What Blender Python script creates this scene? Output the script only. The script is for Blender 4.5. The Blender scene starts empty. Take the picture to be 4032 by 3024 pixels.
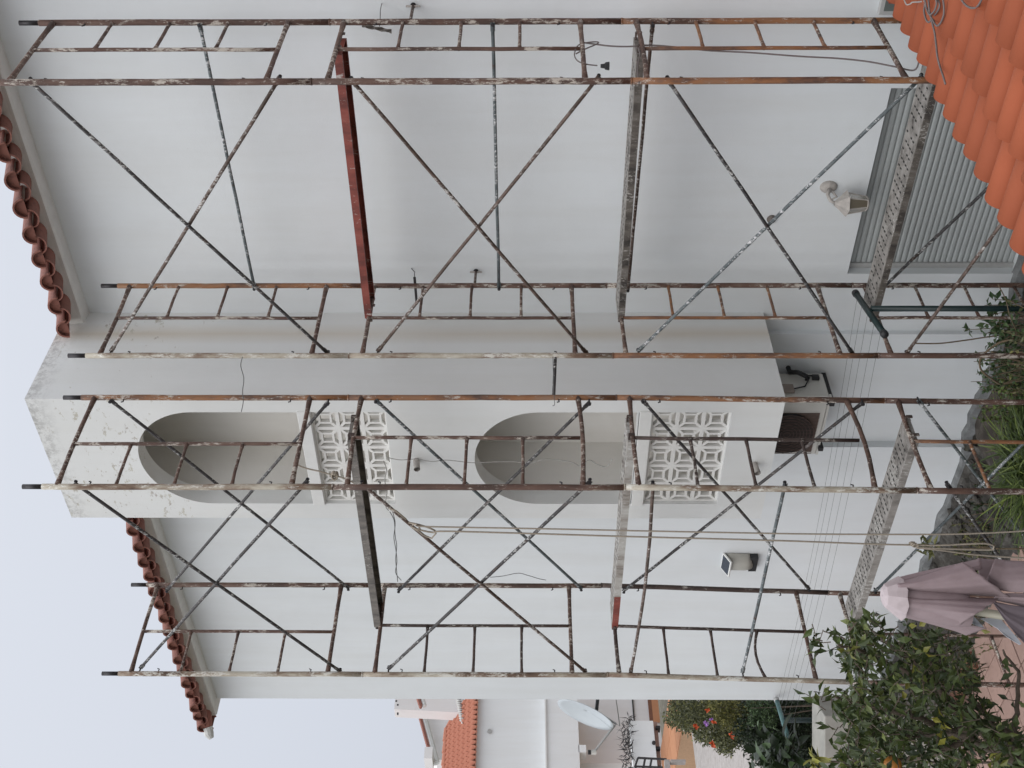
import bpy, math, random
from mathutils import Vector, Matrix
random.seed(7)
R = math.radians
C = bpy.context.scene.collection
S = bpy.context.scene

# ------------------------------------------------------------------ camera
F, PITCH, ROLL, YAW = 4401.8, R(.570), R(.0127), R(41.433)
fwd = Vector((-math.sin(YAW)*math.cos(PITCH), math.cos(YAW)*math.cos(PITCH), math.sin(PITCH)))
rgt0 = Vector((math.cos(YAW), math.sin(YAW), 0)); up0 = rgt0.cross(fwd)
RGT = math.cos(ROLL)*rgt0 + math.sin(ROLL)*up0
UP = -math.sin(ROLL)*rgt0 + math.cos(ROLL)*up0
cam = bpy.data.cameras.new('camera'); co = bpy.data.objects.new('camera', cam); C.objects.link(co)
cam.sensor_width = 36; cam.lens = 36*F/4032; cam.clip_start = .05; cam.clip_end = 2000
m = Matrix.Identity(4)          # the phone was held upright, its picture is stored lying on its side
for i in range(3):
    m[i][0] = -UP[i]; m[i][1] = RGT[i]; m[i][2] = -fwd[i]
co.matrix_world = m; S.camera = co

# ------------------------------------------------------------------ world, sun, exposure
W = bpy.data.worlds.new('World'); S.world = W; W.use_nodes = True
n = W.node_tree.nodes; l = W.node_tree.links
bg = n['Background']
sky = n.new('ShaderNodeTexSky'); sky.sky_type = 'NISHITA'; sky.sun_disc = False
SUN_E, SUN_R = R(46), R(165)
sky.sun_elevation = SUN_E; sky.sun_rotation = SUN_R; sky.dust_density = 6; sky.air_density = 1.0
tc = n.new('ShaderNodeTexCoord'); sep = n.new('ShaderNodeSeparateXYZ'); l.new(tc.outputs['Generated'], sep.inputs[0])
ramp = n.new('ShaderNodeValToRGB'); l.new(sep.outputs['Z'], ramp.inputs[0])   # overcast: brighter overhead than at the horizon
e = ramp.color_ramp.elements
e[0].position = 0.0; e[0].color = (.62, .655, .735, 1)
e[1].position = 1.0; e[1].color = (1.7, 1.75, 1.83, 1)
q = e.new(.42); q.color = (.715, .75, .825, 1)
mul = n.new('ShaderNodeMix'); mul.data_type = 'RGBA'; mul.blend_type = 'MULTIPLY'; mul.inputs[0].default_value = 1
l.new(ramp.outputs[0], mul.inputs[6]); mul.inputs[7].default_value = (9.6, 9.6, 9.6, 1)
mix = n.new('ShaderNodeMix'); mix.data_type = 'RGBA'; mix.inputs[0].default_value = .93
l.new(sky.outputs[0], mix.inputs[6]); l.new(mul.outputs[2], mix.inputs[7]); l.new(mix.outputs[2], bg.inputs[0])
bg.inputs[1].default_value = .11
sl = bpy.data.lights.new('sun', 'SUN'); so = bpy.data.objects.new('sun', sl); C.objects.link(so)
sl.energy = .95; sl.angle = R(60); sl.color = (1, .97, .93)
az = R(165)                      # the veiled sun stands behind the camera
sd = Vector((math.sin(az)*math.cos(SUN_E), math.cos(az)*math.cos(SUN_E), math.sin(SUN_E)))
so.rotation_euler = sd.to_track_quat('Z', 'Y').to_euler()
S.view_settings.view_transform = 'Standard'; S.view_settings.look = 'None'
S.view_settings.exposure = 0; S.view_settings.gamma = 1; S.view_settings.use_curve_mapping = False
S.render.engine = 'CYCLES'; S.cycles.max_bounces = 8; S.cycles.diffuse_bounces = 4

# ------------------------------------------------------------------ measuring helpers
def ray(X, Y):
    return (fwd + RGT*((1512-Y)/F) - UP*((X-2016)/F))
def on(ax, v, X, Y):             # where the line of sight meets the plane ax = v
    d = ray(X, Y); return d*(v/d[ax])
def dp(D, X, Y):                 # the point at distance D in front
    return ray(X, Y)*D

# ------------------------------------------------------------------ mesh helpers
WL = {}
class MB:
    def __init__(s): s.v = []; s.f = []
    def quad(s, *p):
        i = len(s.v); s.v += [tuple(q) for q in p]; s.f.append(tuple(range(i, i+len(p)))); return s
    def box(s, a, b):
        x0, y0, z0 = a; x1, y1, z1 = b
        i = len(s.v)
        s.v += [(x0,y0,z0),(x1,y0,z0),(x1,y1,z0),(x0,y1,z0),(x0,y0,z1),(x1,y0,z1),(x1,y1,z1),(x0,y1,z1)]
        s.f += [tuple(i+k for k in q) for q in ((0,3,2,1),(4,5,6,7),(0,1,5,4),(1,2,6,5),(2,3,7,6),(3,0,4,7))]
        return s
    def obox(s, c, ax, ay, az):      # centre and three half-axes
        c, ax, ay, az = map(Vector, (c, ax, ay, az)); i = len(s.v)
        for k in ((-1,-1,-1),(1,-1,-1),(1,1,-1),(-1,1,-1),(-1,-1,1),(1,-1,1),(1,1,1),(-1,1,1)):
            s.v.append(tuple(c+ax*k[0]+ay*k[1]+az*k[2]))
        s.f += [tuple(i+k for k in q) for q in ((0,3,2,1),(4,5,6,7),(0,1,5,4),(1,2,6,5),(2,3,7,6),(3,0,4,7))]
        return s
    def tube(s, pts, r, seg=8, cap=True):
        pts = [Vector(p) for p in pts]; n = len(pts)
        rs = r if isinstance(r, (list, tuple)) else [r]*n
        base = len(s.v); a = None
        for k, p in enumerate(pts):
            t = (pts[min(k+1, n-1)]-pts[max(k-1, 0)]).normalized()
            if a is None: a = t.orthogonal().normalized()
            a = (a - t*a.dot(t)).normalized(); b = t.cross(a)
            for j in range(seg):
                w = 2*math.pi*j/seg
                s.v.append(tuple(p + (a*math.cos(w)+b*math.sin(w))*rs[k]))
        for k in range(n-1):
            for j in range(seg):
                j2 = (j+1) % seg
                s.f.append((base+k*seg+j, base+k*seg+j2, base+(k+1)*seg+j2, base+(k+1)*seg+j))
        if cap:
            s.f.append(tuple(base+j for j in reversed(range(seg))))
            s.f.append(tuple(base+(n-1)*seg+j for j in range(seg)))
        return s
    def grid(s, rows, close=False):
        base = len(s.v); w = len(rows[0])
        for r_ in rows: s.v += [tuple(p) for p in r_]
        for i in range(len(rows)-1):
            for j in range(w if close else w-1):
                j2 = (j+1) % w
                s.f.append((base+i*w+j, base+i*w+j2, base+(i+1)*w+j2, base+(i+1)*w+j))
        return s
    def leaf(s, p, d, nrm, L, w, fold=.25, curl=.15):
        d = Vector(d).normalized(); nrm = Vector(nrm); sd = d.cross(nrm)
        if sd.length < 1e-4: sd = d.orthogonal()
        sd.normalize(); up = sd.cross(d); p = Vector(p); i = len(s.v)
        s.v += [tuple(p), tuple(p+d*L*.45+sd*w/2+up*w*fold), tuple(p+d*L*.5), tuple(p+d*L*.45-sd*w/2+up*w*fold), tuple(p+d*L-up*L*curl)]
        s.f += [(i, i+1, i+2), (i+1, i+4, i+2), (i, i+2, i+3), (i+3, i+2, i+4)]
        return s
    def mesh(s, name, mat, off=(0,0,0), smooth=False, flat_tail=0):
        me = bpy.data.meshes.new(name); o = Vector(off)
        me.from_pydata([tuple(Vector(p)-o) for p in s.v], [], s.f); me.update()
        for mm in (mat if isinstance(mat, (list, tuple)) else [mat]): me.materials.append(mm)
        if smooth:
            for p in me.polygons: p.use_smooth = True
            n_ = len(me.polygons)
            for k in range(n_-flat_tail, n_): me.polygons[k].use_smooth = False
        return me
    def build(s, name, mat, parent=None, smooth=False, loc=None, label=None, kind=None):
        off = WL[parent.name] if parent else Vector(loc or (0,0,0))
        o = bpy.data.objects.new(name, s.mesh(name, mat, off, smooth)); C.objects.link(o)
        if parent: o.parent = parent
        else: o.location = off
        WL[o.name] = Vector(off)
        if label: o['label'] = label
        if kind: o['kind'] = kind
        return o
def thing(name, label, cat, loc, group=None):
    o = bpy.data.objects.new(name, None); C.objects.link(o); o.location = loc; WL[o.name] = Vector(loc)
    o.empty_display_size = .1
    o['label'] = label; o['category'] = cat
    if group: o['group'] = group
    return o
def tag(o, label, cat, group=None):
    o['label'] = label; o['category'] = cat
    if group: o['group'] = group
    return o
def inst(name, me, parent, mat4):       # a piece sharing mesh data; mat4 in the parent's frame
    o = bpy.data.objects.new(name, me); C.objects.link(o); o.parent = parent; o.matrix_local = mat4
    return o
def bevel(o, w=.003, seg=2):
    b = o.modifiers.new('bevel', 'BEVEL'); b.width = w; b.segments = seg; b.limit_method = 'ANGLE'; b.angle_limit = R(40)
    return o

# ------------------------------------------------------------------ materials
def nodes(name):
    mt = bpy.data.materials.new(name); mt.use_nodes = True; nt = mt.node_tree
    return mt, nt.nodes, nt.links, nt.nodes['Principled BSDF']
def coord(n, l, mode='Object', rnd=True):
    t = n.new('ShaderNodeTexCoord')
    if not rnd: return t.outputs[mode]
    oi = n.new('ShaderNodeObjectInfo'); sc = n.new('ShaderNodeVectorMath'); sc.operation = 'SCALE'
    cb = n.new('ShaderNodeCombineXYZ')
    for i in range(3): l.new(oi.outputs['Random'], cb.inputs[i])
    l.new(cb.outputs[0], sc.inputs[0]); sc.inputs[3].default_value = 37
    ad = n.new('ShaderNodeVectorMath'); ad.operation = 'ADD'; l.new(t.outputs[mode], ad.inputs[0]); l.new(sc.outputs[0], ad.inputs[1])
    return ad.outputs[0]
def noise(n, l, vec, scale, detail=4, rough=.6):
    t = n.new('ShaderNodeTexNoise'); t.inputs['Scale'].default_value = scale; t.inputs['Detail'].default_value = detail
    t.inputs['Roughness'].default_value = rough; l.new(vec, t.inputs['Vector']); return t.outputs[0]
def ramp2(n, l, src, stops):
    r = n.new('ShaderNodeValToRGB'); l.new(src, r.inputs[0]); e = r.color_ramp.elements
    e[0].position, e[0].color = stops[0][0], (*stops[0][1], 1); e[1].position, e[1].color = stops[-1][0], (*stops[-1][1], 1)
    for p, c in stops[1:-1]:
        q = e.new(p); q.color = (*c, 1)
    return r.outputs[0]
def mixc(n, l, fac, a, b):
    x = n.new('ShaderNodeMix'); x.data_type = 'RGBA'
    for s_, i in ((fac, 0), (a, 6), (b, 7)):
        if isinstance(s_, (int, float)): x.inputs[i].default_value = s_
        elif isinstance(s_, tuple): x.inputs[i].default_value = (*s_, 1)
        else: l.new(s_, x.inputs[i])
    return x.outputs[2]
def mth(n, l, op, a, b=None, clamp=False):
    x = n.new('ShaderNodeMath'); x.operation = op; x.use_clamp = clamp
    for s_, i in ((a, 0), (b, 1)):
        if s_ is None: continue
        if isinstance(s_, (int, float)): x.inputs[i].default_value = s_
        else: l.new(s_, x.inputs[i])
    return x.outputs[0]
def bump(n, l, b, h, st, dist=.01):
    x = n.new('ShaderNodeBump'); x.inputs['Strength'].default_value = st; x.inputs['Distance'].default_value = dist
    l.new(h, x.inputs['Height']); l.new(x.outputs[0], b.inputs['Normal'])
def simple(name, col, rough=.6, var=.12, scale=20, metal=0, bmp=.15):
    mt, n, l, b = nodes(name); v = coord(n, l)
    f = noise(n, l, v, scale)
    c = ramp2(n, l, f, [(.3, tuple(x*(1-var) for x in col)), (.7, tuple(min(1, x*(1+var)) for x in col))])
    l.new(c, b.inputs['Base Color']); b.inputs['Roughness'].default_value = rough; b.inputs['Metallic'].default_value = metal
    if bmp: bump(n, l, b, noise(n, l, v, scale*4), bmp, .003)
    return mt

def plaster(name, base=(.66,.665,.66), peel=None, stain=0, grime=.06):
    mt, n, l, b = nodes(name); g = coord(n, l, rnd=False)
    geo = n.new('ShaderNodeNewGeometry'); P = geo.outputs['Position']
    f1 = noise(n, l, P, .9, 5, .55)
    mp = n.new('ShaderNodeMapping'); mp.inputs['Scale'].default_value = (3, 3, .35); l.new(P, mp.inputs[0])
    f2 = noise(n, l, mp.outputs[0], 1.5, 6, .6)                 # faint run-down streaks
    c = ramp2(n, l, f1, [(.35, tuple(x*(1-grime) for x in base)), (.65, base)])
    c2 = ramp2(n, l, f2, [(.3, (.95,.94,.925)), (.6, (1,1,1))])
    x = n.new('ShaderNodeMix'); x.data_type = 'RGBA'; x.blend_type = 'MULTIPLY'; x.inputs[0].default_value = .8
    l.new(c, x.inputs[6]); l.new(c2, x.inputs[7]); col = x.outputs[2]
    sep = n.new('ShaderNodeSeparateXYZ'); l.new(P, sep.inputs[0])
    if stain:                                                   # yellowish run beside the inner corner
        d = mth(n, l, 'ABSOLUTE', mth(n, l, 'SUBTRACT', sep.outputs[1], 7.36))
        k = mth(n, l, 'SUBTRACT', 1, mth(n, l, 'MULTIPLY', d, 7), True)
        fx = mth(n, l, 'MULTIPLY', k, f2, True)
        col = mixc(n, l, mth(n, l, 'MULTIPLY', fx, stain, True), col, (.55, .47, .36))
    sp = noise(n, l, P, 26, 3, .7)                              # tiny specks and knocks
    spm = ramp2(n, l, sp, [(.74, (0,0,0)), (.76, (1,1,1))])
    col = mixc(n, l, mth(n, l, 'MULTIPLY', spm, .35), col, (.33,.32,.3))
    if peel:                                                    # flaked paint, worst near the top
        hz = mth(n, l, 'MULTIPLY', mth(n, l, 'SUBTRACT', sep.outputs[2], peel), .8, True)
        mp2 = n.new('ShaderNodeMapping'); mp2.inputs['Scale'].default_value = (1, 1, 1.9); l.new(P, mp2.inputs[0])
        pa = noise(n, l, mp2.outputs[0], 9, 9, .78); big = noise(n, l, P, 1.7, 2, .5)
        fade = mth(n, l, 'MULTIPLY', hz, .16)
        fr_ = mth(n, l, 'SUBTRACT', 1, mth(n, l, 'MULTIPLY', mth(n, l, 'SUBTRACT', sep.outputs[1], 6.56), 30, True), True)   # front face is worse than the side
        s_ = mth(n, l, 'ADD', mth(n, l, 'ADD', pa, fade), mth(n, l, 'ADD', mth(n, l, 'MULTIPLY', big, .34), mth(n, l, 'MULTIPLY', fr_, .03)))
        msk = ramp2(n, l, s_, [(.962, (0,0,0)), (.97, (1,1,1))])
        msk = mth(n, l, 'MULTIPLY', msk, ramp2(n, l, hz, [(.0, (0,0,0)), (.2, (1,1,1))]))
        under = ramp2(n, l, noise(n, l, P, 5, 4), [(.35, (.40,.36,.30)), (.5, (.52,.50,.41)), (.65, (.34,.29,.26))])
        col = mixc(n, l, mth(n, l, 'MULTIPLY', msk, .8), col, under)
        edge = ramp2(n, l, sep.outputs[2], [(.0, (0,0,0)), (1, (1,1,1))])
        e2 = mth(n, l, 'MULTIPLY', mth(n, l, 'SUBTRACT', sep.outputs[2], 3.75), 4, True)
        dk = mth(n, l, 'MULTIPLY', e2, ramp2(n, l, noise(n, l, P, 14, 6, .8), [(.45, (0,0,0)), (.6, (1,1,1))]))
        col = mixc(n, l, mth(n, l, 'MULTIPLY', dk, .7), col, (.22,.21,.2))
    l.new(col, b.inputs['Base Color']); b.inputs['Roughness'].default_value = .85
    h = mth(n, l, 'ADD', noise(n, l, P, 90, 3, .6), mth(n, l, 'MULTIPLY', noise(n, l, P, 6, 2), 2.5))
    bump(n, l, b, h, .22, .004)
    return mt

def paint_metal(name, cols, white=.5, wcol=(.62,.6,.56), scale=6, dark=(.06,.035,.025)):
    """chipped paint over rust with cement and white paint splashes"""
    mt, n, l, b = nodes(name); v = coord(n, l)
    mp = n.new('ShaderNodeMapping'); mp.inputs['Scale'].default_value = (1, 1, .32); l.new(v, mp.inputs[0]); vv = mp.outputs[0]
    f = noise(n, l, vv, scale, 6, .7)
    col = ramp2(n, l, f, [(.32, dark), (.42, cols[0]), (.55, cols[1]), (.68, cols[2])])
    s_ = noise(n, l, vv, scale*5.5, 8, .85)
    big = noise(n, l, v, 2.6, 3)
    k = mth(n, l, 'ADD', s_, mth(n, l, 'MULTIPLY', big, .36))
    msk = ramp2(n, l, k, [(.825-.10*white, (0,0,0)), (.845-.10*white, (1,1,1))])
    col = mixc(n, l, msk, col, wcol)
    l.new(col, b.inputs['Base Color']); b.inputs['Roughness'].default_value = .62
    bump(n, l, b, mth(n, l, 'ADD', s_, f), .5, .003)
    return mt

M = {}
M['wall'] = plaster('white_plaster', (.745,.775,.79))
M['tower'] = plaster('white_plaster_flaking', (.77,.78,.77), peel=1.7, stain=1.0)
M['inner'] = plaster('stairwell_plaster', (.84,.82,.78))
M['far_wall'] = plaster('warm_white_plaster', (.80,.775,.765), grime=.02)
M['far_wall2'] = plaster('cool_white_plaster', (.80,.81,.81), grime=.02)
M['trim'] = simple('white_trim', (.74,.74,.72), .8, .05, 8)
M['block'] = simple('cast_block', (.80,.79,.76), .85, .04, 14)
M['rust'] = paint_metal('rusted_brown_paint', [(.075,.042,.032), (.125,.068,.05), (.19,.13,.10)], .95, (.52,.47,.41))
M['rust_dark'] = paint_metal('dark_rusted_paint', [(.045,.03,.026), (.075,.048,.04), (.12,.085,.07)], .7, (.5,.47,.42))
M['orange'] = paint_metal('orange_scaffold_paint', [(.12,.065,.045), (.29,.13,.055), (.25,.15,.095)], .75, (.55,.5,.44))
M['cream'] = paint_metal('cream_splashed_tube', [(.19,.12,.08), (.46,.41,.33), (.60,.57,.49)], 1.0, (.68,.66,.6))
M['brace'] = paint_metal('dark_brace', [(.035,.033,.035), (.06,.055,.055), (.10,.08,.075)], .8, (.58,.58,.56), 9)
M['brace_blue'] = paint_metal('blue_grey_brace', [(.07,.085,.09), (.11,.13,.135), (.16,.17,.17)], .85, (.64,.64,.64), 9)
M['brace_rust'] = paint_metal('brown_brace', [(.06,.04,.03), (.11,.07,.055), (.16,.12,.1)], .85, (.55,.53,.5), 9)
M['spigot'] = simple('bare_steel', (.045,.042,.045), .45, .2, 20, .5)
M['red_plank'] = paint_metal('red_plank_paint', [(.16,.04,.03), (.26,.062,.045), (.31,.10,.075)], .35, (.5,.45,.42), 5, (.08,.025,.02))
M['grey_plank'] = paint_metal('cement_splashed_steel', [(.18,.165,.15), (.28,.26,.24), (.35,.33,.31)], .7, (.52,.51,.48), 9, (.045,.035,.03))
M['white_plank'] = paint_metal('white_splashed_steel', [(.28,.25,.22), (.42,.40,.37), (.5,.49,.46)], .8, (.62,.62,.6), 9, (.1,.08,.07))
M['dark_plank'] = paint_metal('dark_steel', [(.12,.11,.1), (.2,.18,.16), (.25,.23,.21)], .4, (.4,.38,.35), 9, (.03,.028,.03))
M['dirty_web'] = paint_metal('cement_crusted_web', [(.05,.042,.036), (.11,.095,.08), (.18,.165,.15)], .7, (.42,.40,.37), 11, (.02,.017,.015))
M['hole'] = simple('plank_slot', (.02,.018,.016), .9, .1, 10, bmp=0)
def tile_mat(name, c0, c1, spots=.0):
    mt, n, l, b = nodes(name); v = coord(n, l)
    oi = n.new('ShaderNodeObjectInfo')
    f = noise(n, l, v, 5, 5); col = mixc(n, l, f, c0, c1)
    hs = n.new('ShaderNodeHueSaturation'); l.new(col, hs.inputs['Color'])
    l.new(mth(n, l, 'ADD', mth(n, l, 'MULTIPLY', oi.outputs['Random'], .22), .89), hs.inputs['Value'])
    col = hs.outputs[0]
    if spots:
        k = ramp2(n, l, noise(n, l, v, 18, 6, .75), [(.52, (0,0,0)), (.62, (1,1,1))])
        col = mixc(n, l, mth(n, l, 'MULTIPLY', k, spots), col, (.045,.03,.028))
    l.new(col, b.inputs['Base Color']); b.inputs['Roughness'].default_value = .8
    bump(n, l, b, noise(n, l, v, 70, 4), .25, .003)
    return mt
M['tile_new'] = tile_mat('new_clay_tile', (.30,.072,.027), (.345,.086,.034))
M['tile_old'] = tile_mat('weathered_clay_tile', (.25,.10,.075), (.34,.145,.11), .4)
M['tile_far'] = tile_mat('salmon_clay_tile', (.42,.165,.105), (.50,.215,.145))
M['mortar'] = simple('white_mortar', (.6,.6,.58), .9, .15, 15)
M['slat'] = simple('grey_aluminium_slat', (.42,.445,.44), .5, .04, 30)
M['frame_alu'] = simple('aluminium_frame', (.46,.46,.45), .55, .05, 10)
M['black'] = simple('black_plastic', (.02,.02,.022), .55, .2, 10)
M['green_pole'] = simple('dark_green_paint', (.008,.022,.022), .4, .25, 12)
M['teal'] = simple('teal_paint', (.10,.20,.20), .45, .3, 25)
M['ac'] = simple('off_white_enamel', (.62,.61,.57), .45, .05, 6)
M['ac_dark'] = simple('brown_black_grille', (.035,.022,.018), .5, .2, 30)
M['dish'] = simple('pale_grey_enamel', (.52,.56,.58), .4, .04, 5)
M['flood'] = simple('weathered_beige_plastic', (.40,.39,.35), .6, .06, 8)
M['solar'] = simple('solar_cell', (.02,.03,.05), .15, .4, 60, bmp=0)
M['lamp_white'] = simple('chalky_lamp_paint', (.42,.39,.36), .7, .2, 25, bmp=.5)
def glassy():
    mt, n, l, b = nodes('smoked_lamp_glass')
    b.inputs['Base Color'].default_value = (.22,.19,.14,1); b.inputs['Roughness'].default_value = .25
    b.inputs['Transmission Weight'].default_value = .35; return mt
M['glass'] = glassy()
M['rope'] = simple('pale_rope', (.36,.31,.25), .9, .2, 120, bmp=.6)
M['wire'] = simple('old_wire', (.10,.10,.10), .6, .2, 40)
M['wire_pale'] = simple('pale_wire', (.38,.37,.35), .6, .2, 40)
M['cable'] = simple('grey_cable', (.16,.135,.13), .5, .15, 30)
def cloth():
    mt, n, l, b = nodes('faded_mauve_canvas'); v = coord(n, l, rnd=False)
    f = noise(n, l, v, 5, 5); c = ramp2(n, l, f, [(.3, (.27,.205,.215)), (.7, (.37,.29,.305))])
    sp = ramp2(n, l, noise(n, l, v, 40, 3, .7), [(.72, (0,0,0)), (.75, (1,1,1))])
    c = mixc(n, l, mth(n, l, 'MULTIPLY', sp, .4), c, (.1,.07,.07))
    l.new(c, b.inputs['Base Color']); b.inputs['Roughness'].default_value = .85
    w = n.new('ShaderNodeTexWave'); w.inputs['Scale'].default_value = 180; l.new(v, w.inputs['Vector'])
    bump(n, l, b, mth(n, l, 'ADD', w.outputs[1], mth(n, l, 'MULTIPLY', f, 4)), .2, .002)
    return mt
M['cloth'] = cloth()
M['cloth_top'] = simple('sun_bleached_mauve_canvas', (.45,.385,.395), .85, .1, 14)
M['cloth_pale'] = simple('pale_grey_lining', (.40,.42,.46), .8, .1, 8)
M['cloth_dark'] = simple('dark_violet_cloth', (.13,.105,.12), .85, .15, 8)  # darker violet cloth for one lower fold of the parasol
M['cream_pole'] = simple('cream_parasol_pole', (.40,.38,.30), .5, .08, 10)
def leafm(name, a, b_, yellow=0, sat=1):
    mt, n, l, b = nodes(name)
    geo = n.new('ShaderNodeNewGeometry')
    c = ramp2(n, l, geo.outputs['Random Per Island'], [(.0, a), (.75, b_), (1.0, tuple(x*1.7+yellow*y for x, y in zip(b_, (.12,.09,0))))])
    oi = n.new('ShaderNodeObjectInfo'); hs = n.new('ShaderNodeHueSaturation'); l.new(c, hs.inputs['Color'])
    l.new(mth(n, l, 'ADD', mth(n, l, 'MULTIPLY', oi.outputs['Random'], .7), .7), hs.inputs['Value'])
    l.new(hs.outputs[0], b.inputs['Base Color']); b.inputs['Roughness'].default_value = .42
    tr = n.new('ShaderNodeBsdfTranslucent'); l.new(hs.outputs[0], tr.inputs[0])
    ms = n.new('ShaderNodeMixShader'); ms.inputs[0].default_value = .22
    out = n['Material Output']; l.new(b.outputs[0], ms.inputs[1]); l.new(tr.outputs[0], ms.inputs[2]); l.new(ms.outputs[0], out.inputs[0])
    return mt
M['lemon_leaf'] = leafm('lemon_leaf', (.03,.05,.016), (.082,.112,.034), .5)
M['yellow_leaf'] = leafm('yellow_leaf', (.15,.16,.03), (.24,.23,.04))
M['shrub_leaf'] = leafm('shrub_leaf', (.04,.05,.02), (.125,.13,.055), .4)
M['yshrub_leaf'] = leafm('yellow_green_leaf', (.07,.08,.02), (.17,.16,.05), .3)
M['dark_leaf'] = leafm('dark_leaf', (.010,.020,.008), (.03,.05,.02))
M['grass'] = leafm('grass_blade', (.045,.078,.016), (.125,.175,.045), .4)
M['weed'] = leafm('weed_leaf', (.03,.06,.022), (.07,.11,.045))
M['dry'] = simple('dry_stem', (.16,.12,.075), .9, .3, 20)
M['bark'] = simple('grey_brown_bark', (.11,.085,.065), .9, .35, 30, bmp=.8)
M['petal_o'] = simple('orange_petal', (.55,.09,.025), .6, .2, 20)
M['petal_p'] = simple('lilac_petal', (.42,.22,.55), .6, .2, 20)
M['lemon'] = simple('ripe_orange_fruit', (.42,.17,.03), .45, .1, 30)
def soil(name, a, b_, c_):
    mt, n, l, b = nodes(name); g = n.new('ShaderNodeNewGeometry'); P = g.outputs['Position']
    f = noise(n, l, P, 6, 8, .7); c = ramp2(n, l, f, [(.3, a), (.5, b_), (.68, c_)])
    l.new(c, b.inputs['Base Color']); b.inputs['Roughness'].default_value = .95
    bump(n, l, b, f, .9, .03); return mt
M['soil'] = soil('garden_soil', (.025,.02,.016), (.055,.045,.036), (.12,.105,.09))
M['ground'] = soil('dry_ground', (.08,.075,.05), (.15,.135,.10), (.22,.20,.16))
M['path'] = soil('weathered_concrete', (.30,.27,.25), (.38,.35,.33), (.44,.41,.39))
M['plinth'] = soil('grey_render', (.10,.105,.105), (.17,.175,.175), (.27,.28,.28))
M['bank'] = soil('stony_earth', (.02,.018,.014), (.05,.045,.038), (.13,.125,.115))
M['rock'] = soil('rough_stone', (.03,.028,.025), (.065,.06,.053), (.13,.12,.11))
M['rubble_stone'] = soil('whitewashed_stone', (.25,.21,.17), (.50,.46,.40), (.68,.65,.6))
M['rubble'] = soil('pale_rubble', (.16,.13,.10), (.35,.30,.24), (.5,.45,.38))
M['paver'] = tile_mat('pinkish_paver', (.30,.19,.155), (.36,.24,.20), .15)
M['brick'] = tile_mat('terracotta_edging', (.18,.075,.045), (.25,.11,.065), .4)
M['floor_tile'] = tile_mat('orange_floor_tile', (.44,.20,.10), (.50,.24,.125))
M['grout'] = simple('grout', (.5,.32,.2), .9, .1, 20)
M['plant_block'] = simple('greyed_render', (.34,.33,.30), .9, .15, 6)
M['vent_brown'] = simple('brown_grey_plastic', (.14,.12,.105), .6, .15, 20)
M['iron'] = simple('black_iron', (.03,.028,.028), .5, .2, 20)

# ------------------------------------------------------------------ setting: ground
GZ = -4.60
g = MB()
N = 60
def gh(x, y):                    # raised planting bed, stony towards the left
    def ss(t): t = max(0, min(1, t)); return t*t*(3-2*t)
    a = ss((y-5.3)/.8)*ss((x+8.1)/1.0)*ss((-1.8-x)/.4)
    return GZ + .40*a + (.04*math.sin(x*5.1+y*3)*math.sin(y*6.3-x*2) if y > 4.5 else 0)
big = 600
g.quad((-big,-big,GZ-.05), (big,-big,GZ-.05), (big,big,GZ-.05), (-big,big,GZ-.05))
o = g.build('ground', M['ground'], kind='structure')
g = MB(); rows = []
for i in range(90):
    x = -12.4 + 10.6*i/89
    rows.append([(x, 1+6.75*j/60, gh(x, 1+6.75*j/60)+random.uniform(-.012, .012)) for j in range(61)])
g.grid(rows).build('planting_bed', M['soil'], kind='structure', smooth=False)

# ------------------------------------------------------------------ the house
YW, YL, YC = 7.65, 7.52, 7.60
XL, XT0, XT1, YT = -11.66, -7.335, -5.93, 6.54
ZB, ZE, ZEL = -4.15, 3.76, 3.665
house = thing('white_house', 'white rendered two storey house with tiled eaves and a projecting stair tower', 'house', (-7, YW, GZ))
wb = MB()
wx0, wx1, wz0, wz1 = -5.52, -3.84, -4.12, -2.715
def vq(x0, x1, z0, z1, y): wb.quad((x0,y,z0),(x1,y,z0),(x1,y,z1),(x0,y,z1))
vq(-6.13, wx0, ZB, 4.0, YW); vq(wx1, 4, ZB, 4.0, YW); vq(wx0, wx1, wz1, 4.0, YW); vq(wx0, wx1, ZB, wz0, YW)
d_ = .16
wb.quad((wx0,YW,wz0),(wx0,YW,wz1),(wx0,YW+d_,wz1),(wx0,YW+d_,wz0)); wb.quad((wx1,YW,wz0),(wx1,YW+d_,wz0),(wx1,YW+d_,wz1),(wx1,YW,wz1))
wb.quad((wx0,YW,wz1),(wx1,YW,wz1),(wx1,YW+d_,wz1),(wx0,YW+d_,wz1)); wb.quad((wx0,YW,wz0),(wx0,YW+d_,wz0),(wx1,YW+d_,wz0),(wx1,YW,wz0))
vq(wx0, wx1, wz0, wz1, YW+d_+.05)
vq(-7.43, -6.13, ZB, 4.0, YC); vq(XL, -7.43, ZB, 4.0, YL)
wb.quad((-6.13,YC,ZB),(-6.13,YW,ZB),(-6.13,YW,4),(-6.13,YC,4)); wb.quad((-7.43,YL,ZB),(-7.43,YC,ZB),(-7.43,YC,4),(-7.43,YL,4))
wb.quad((XL,YL,ZB),(XL,YL,4),(XL,16,4),(XL,16,ZB)); wb.quad((4,YW,ZB),(4,16,ZB),(4,16,4),(4,YW,4)); wb.quad((4,16,ZB),(XL,16,ZB),(XL,16,4),(4,16,4))
wb.build('wall', M['wall'], house)
pb = MB(); lb_ = MB()
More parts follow.
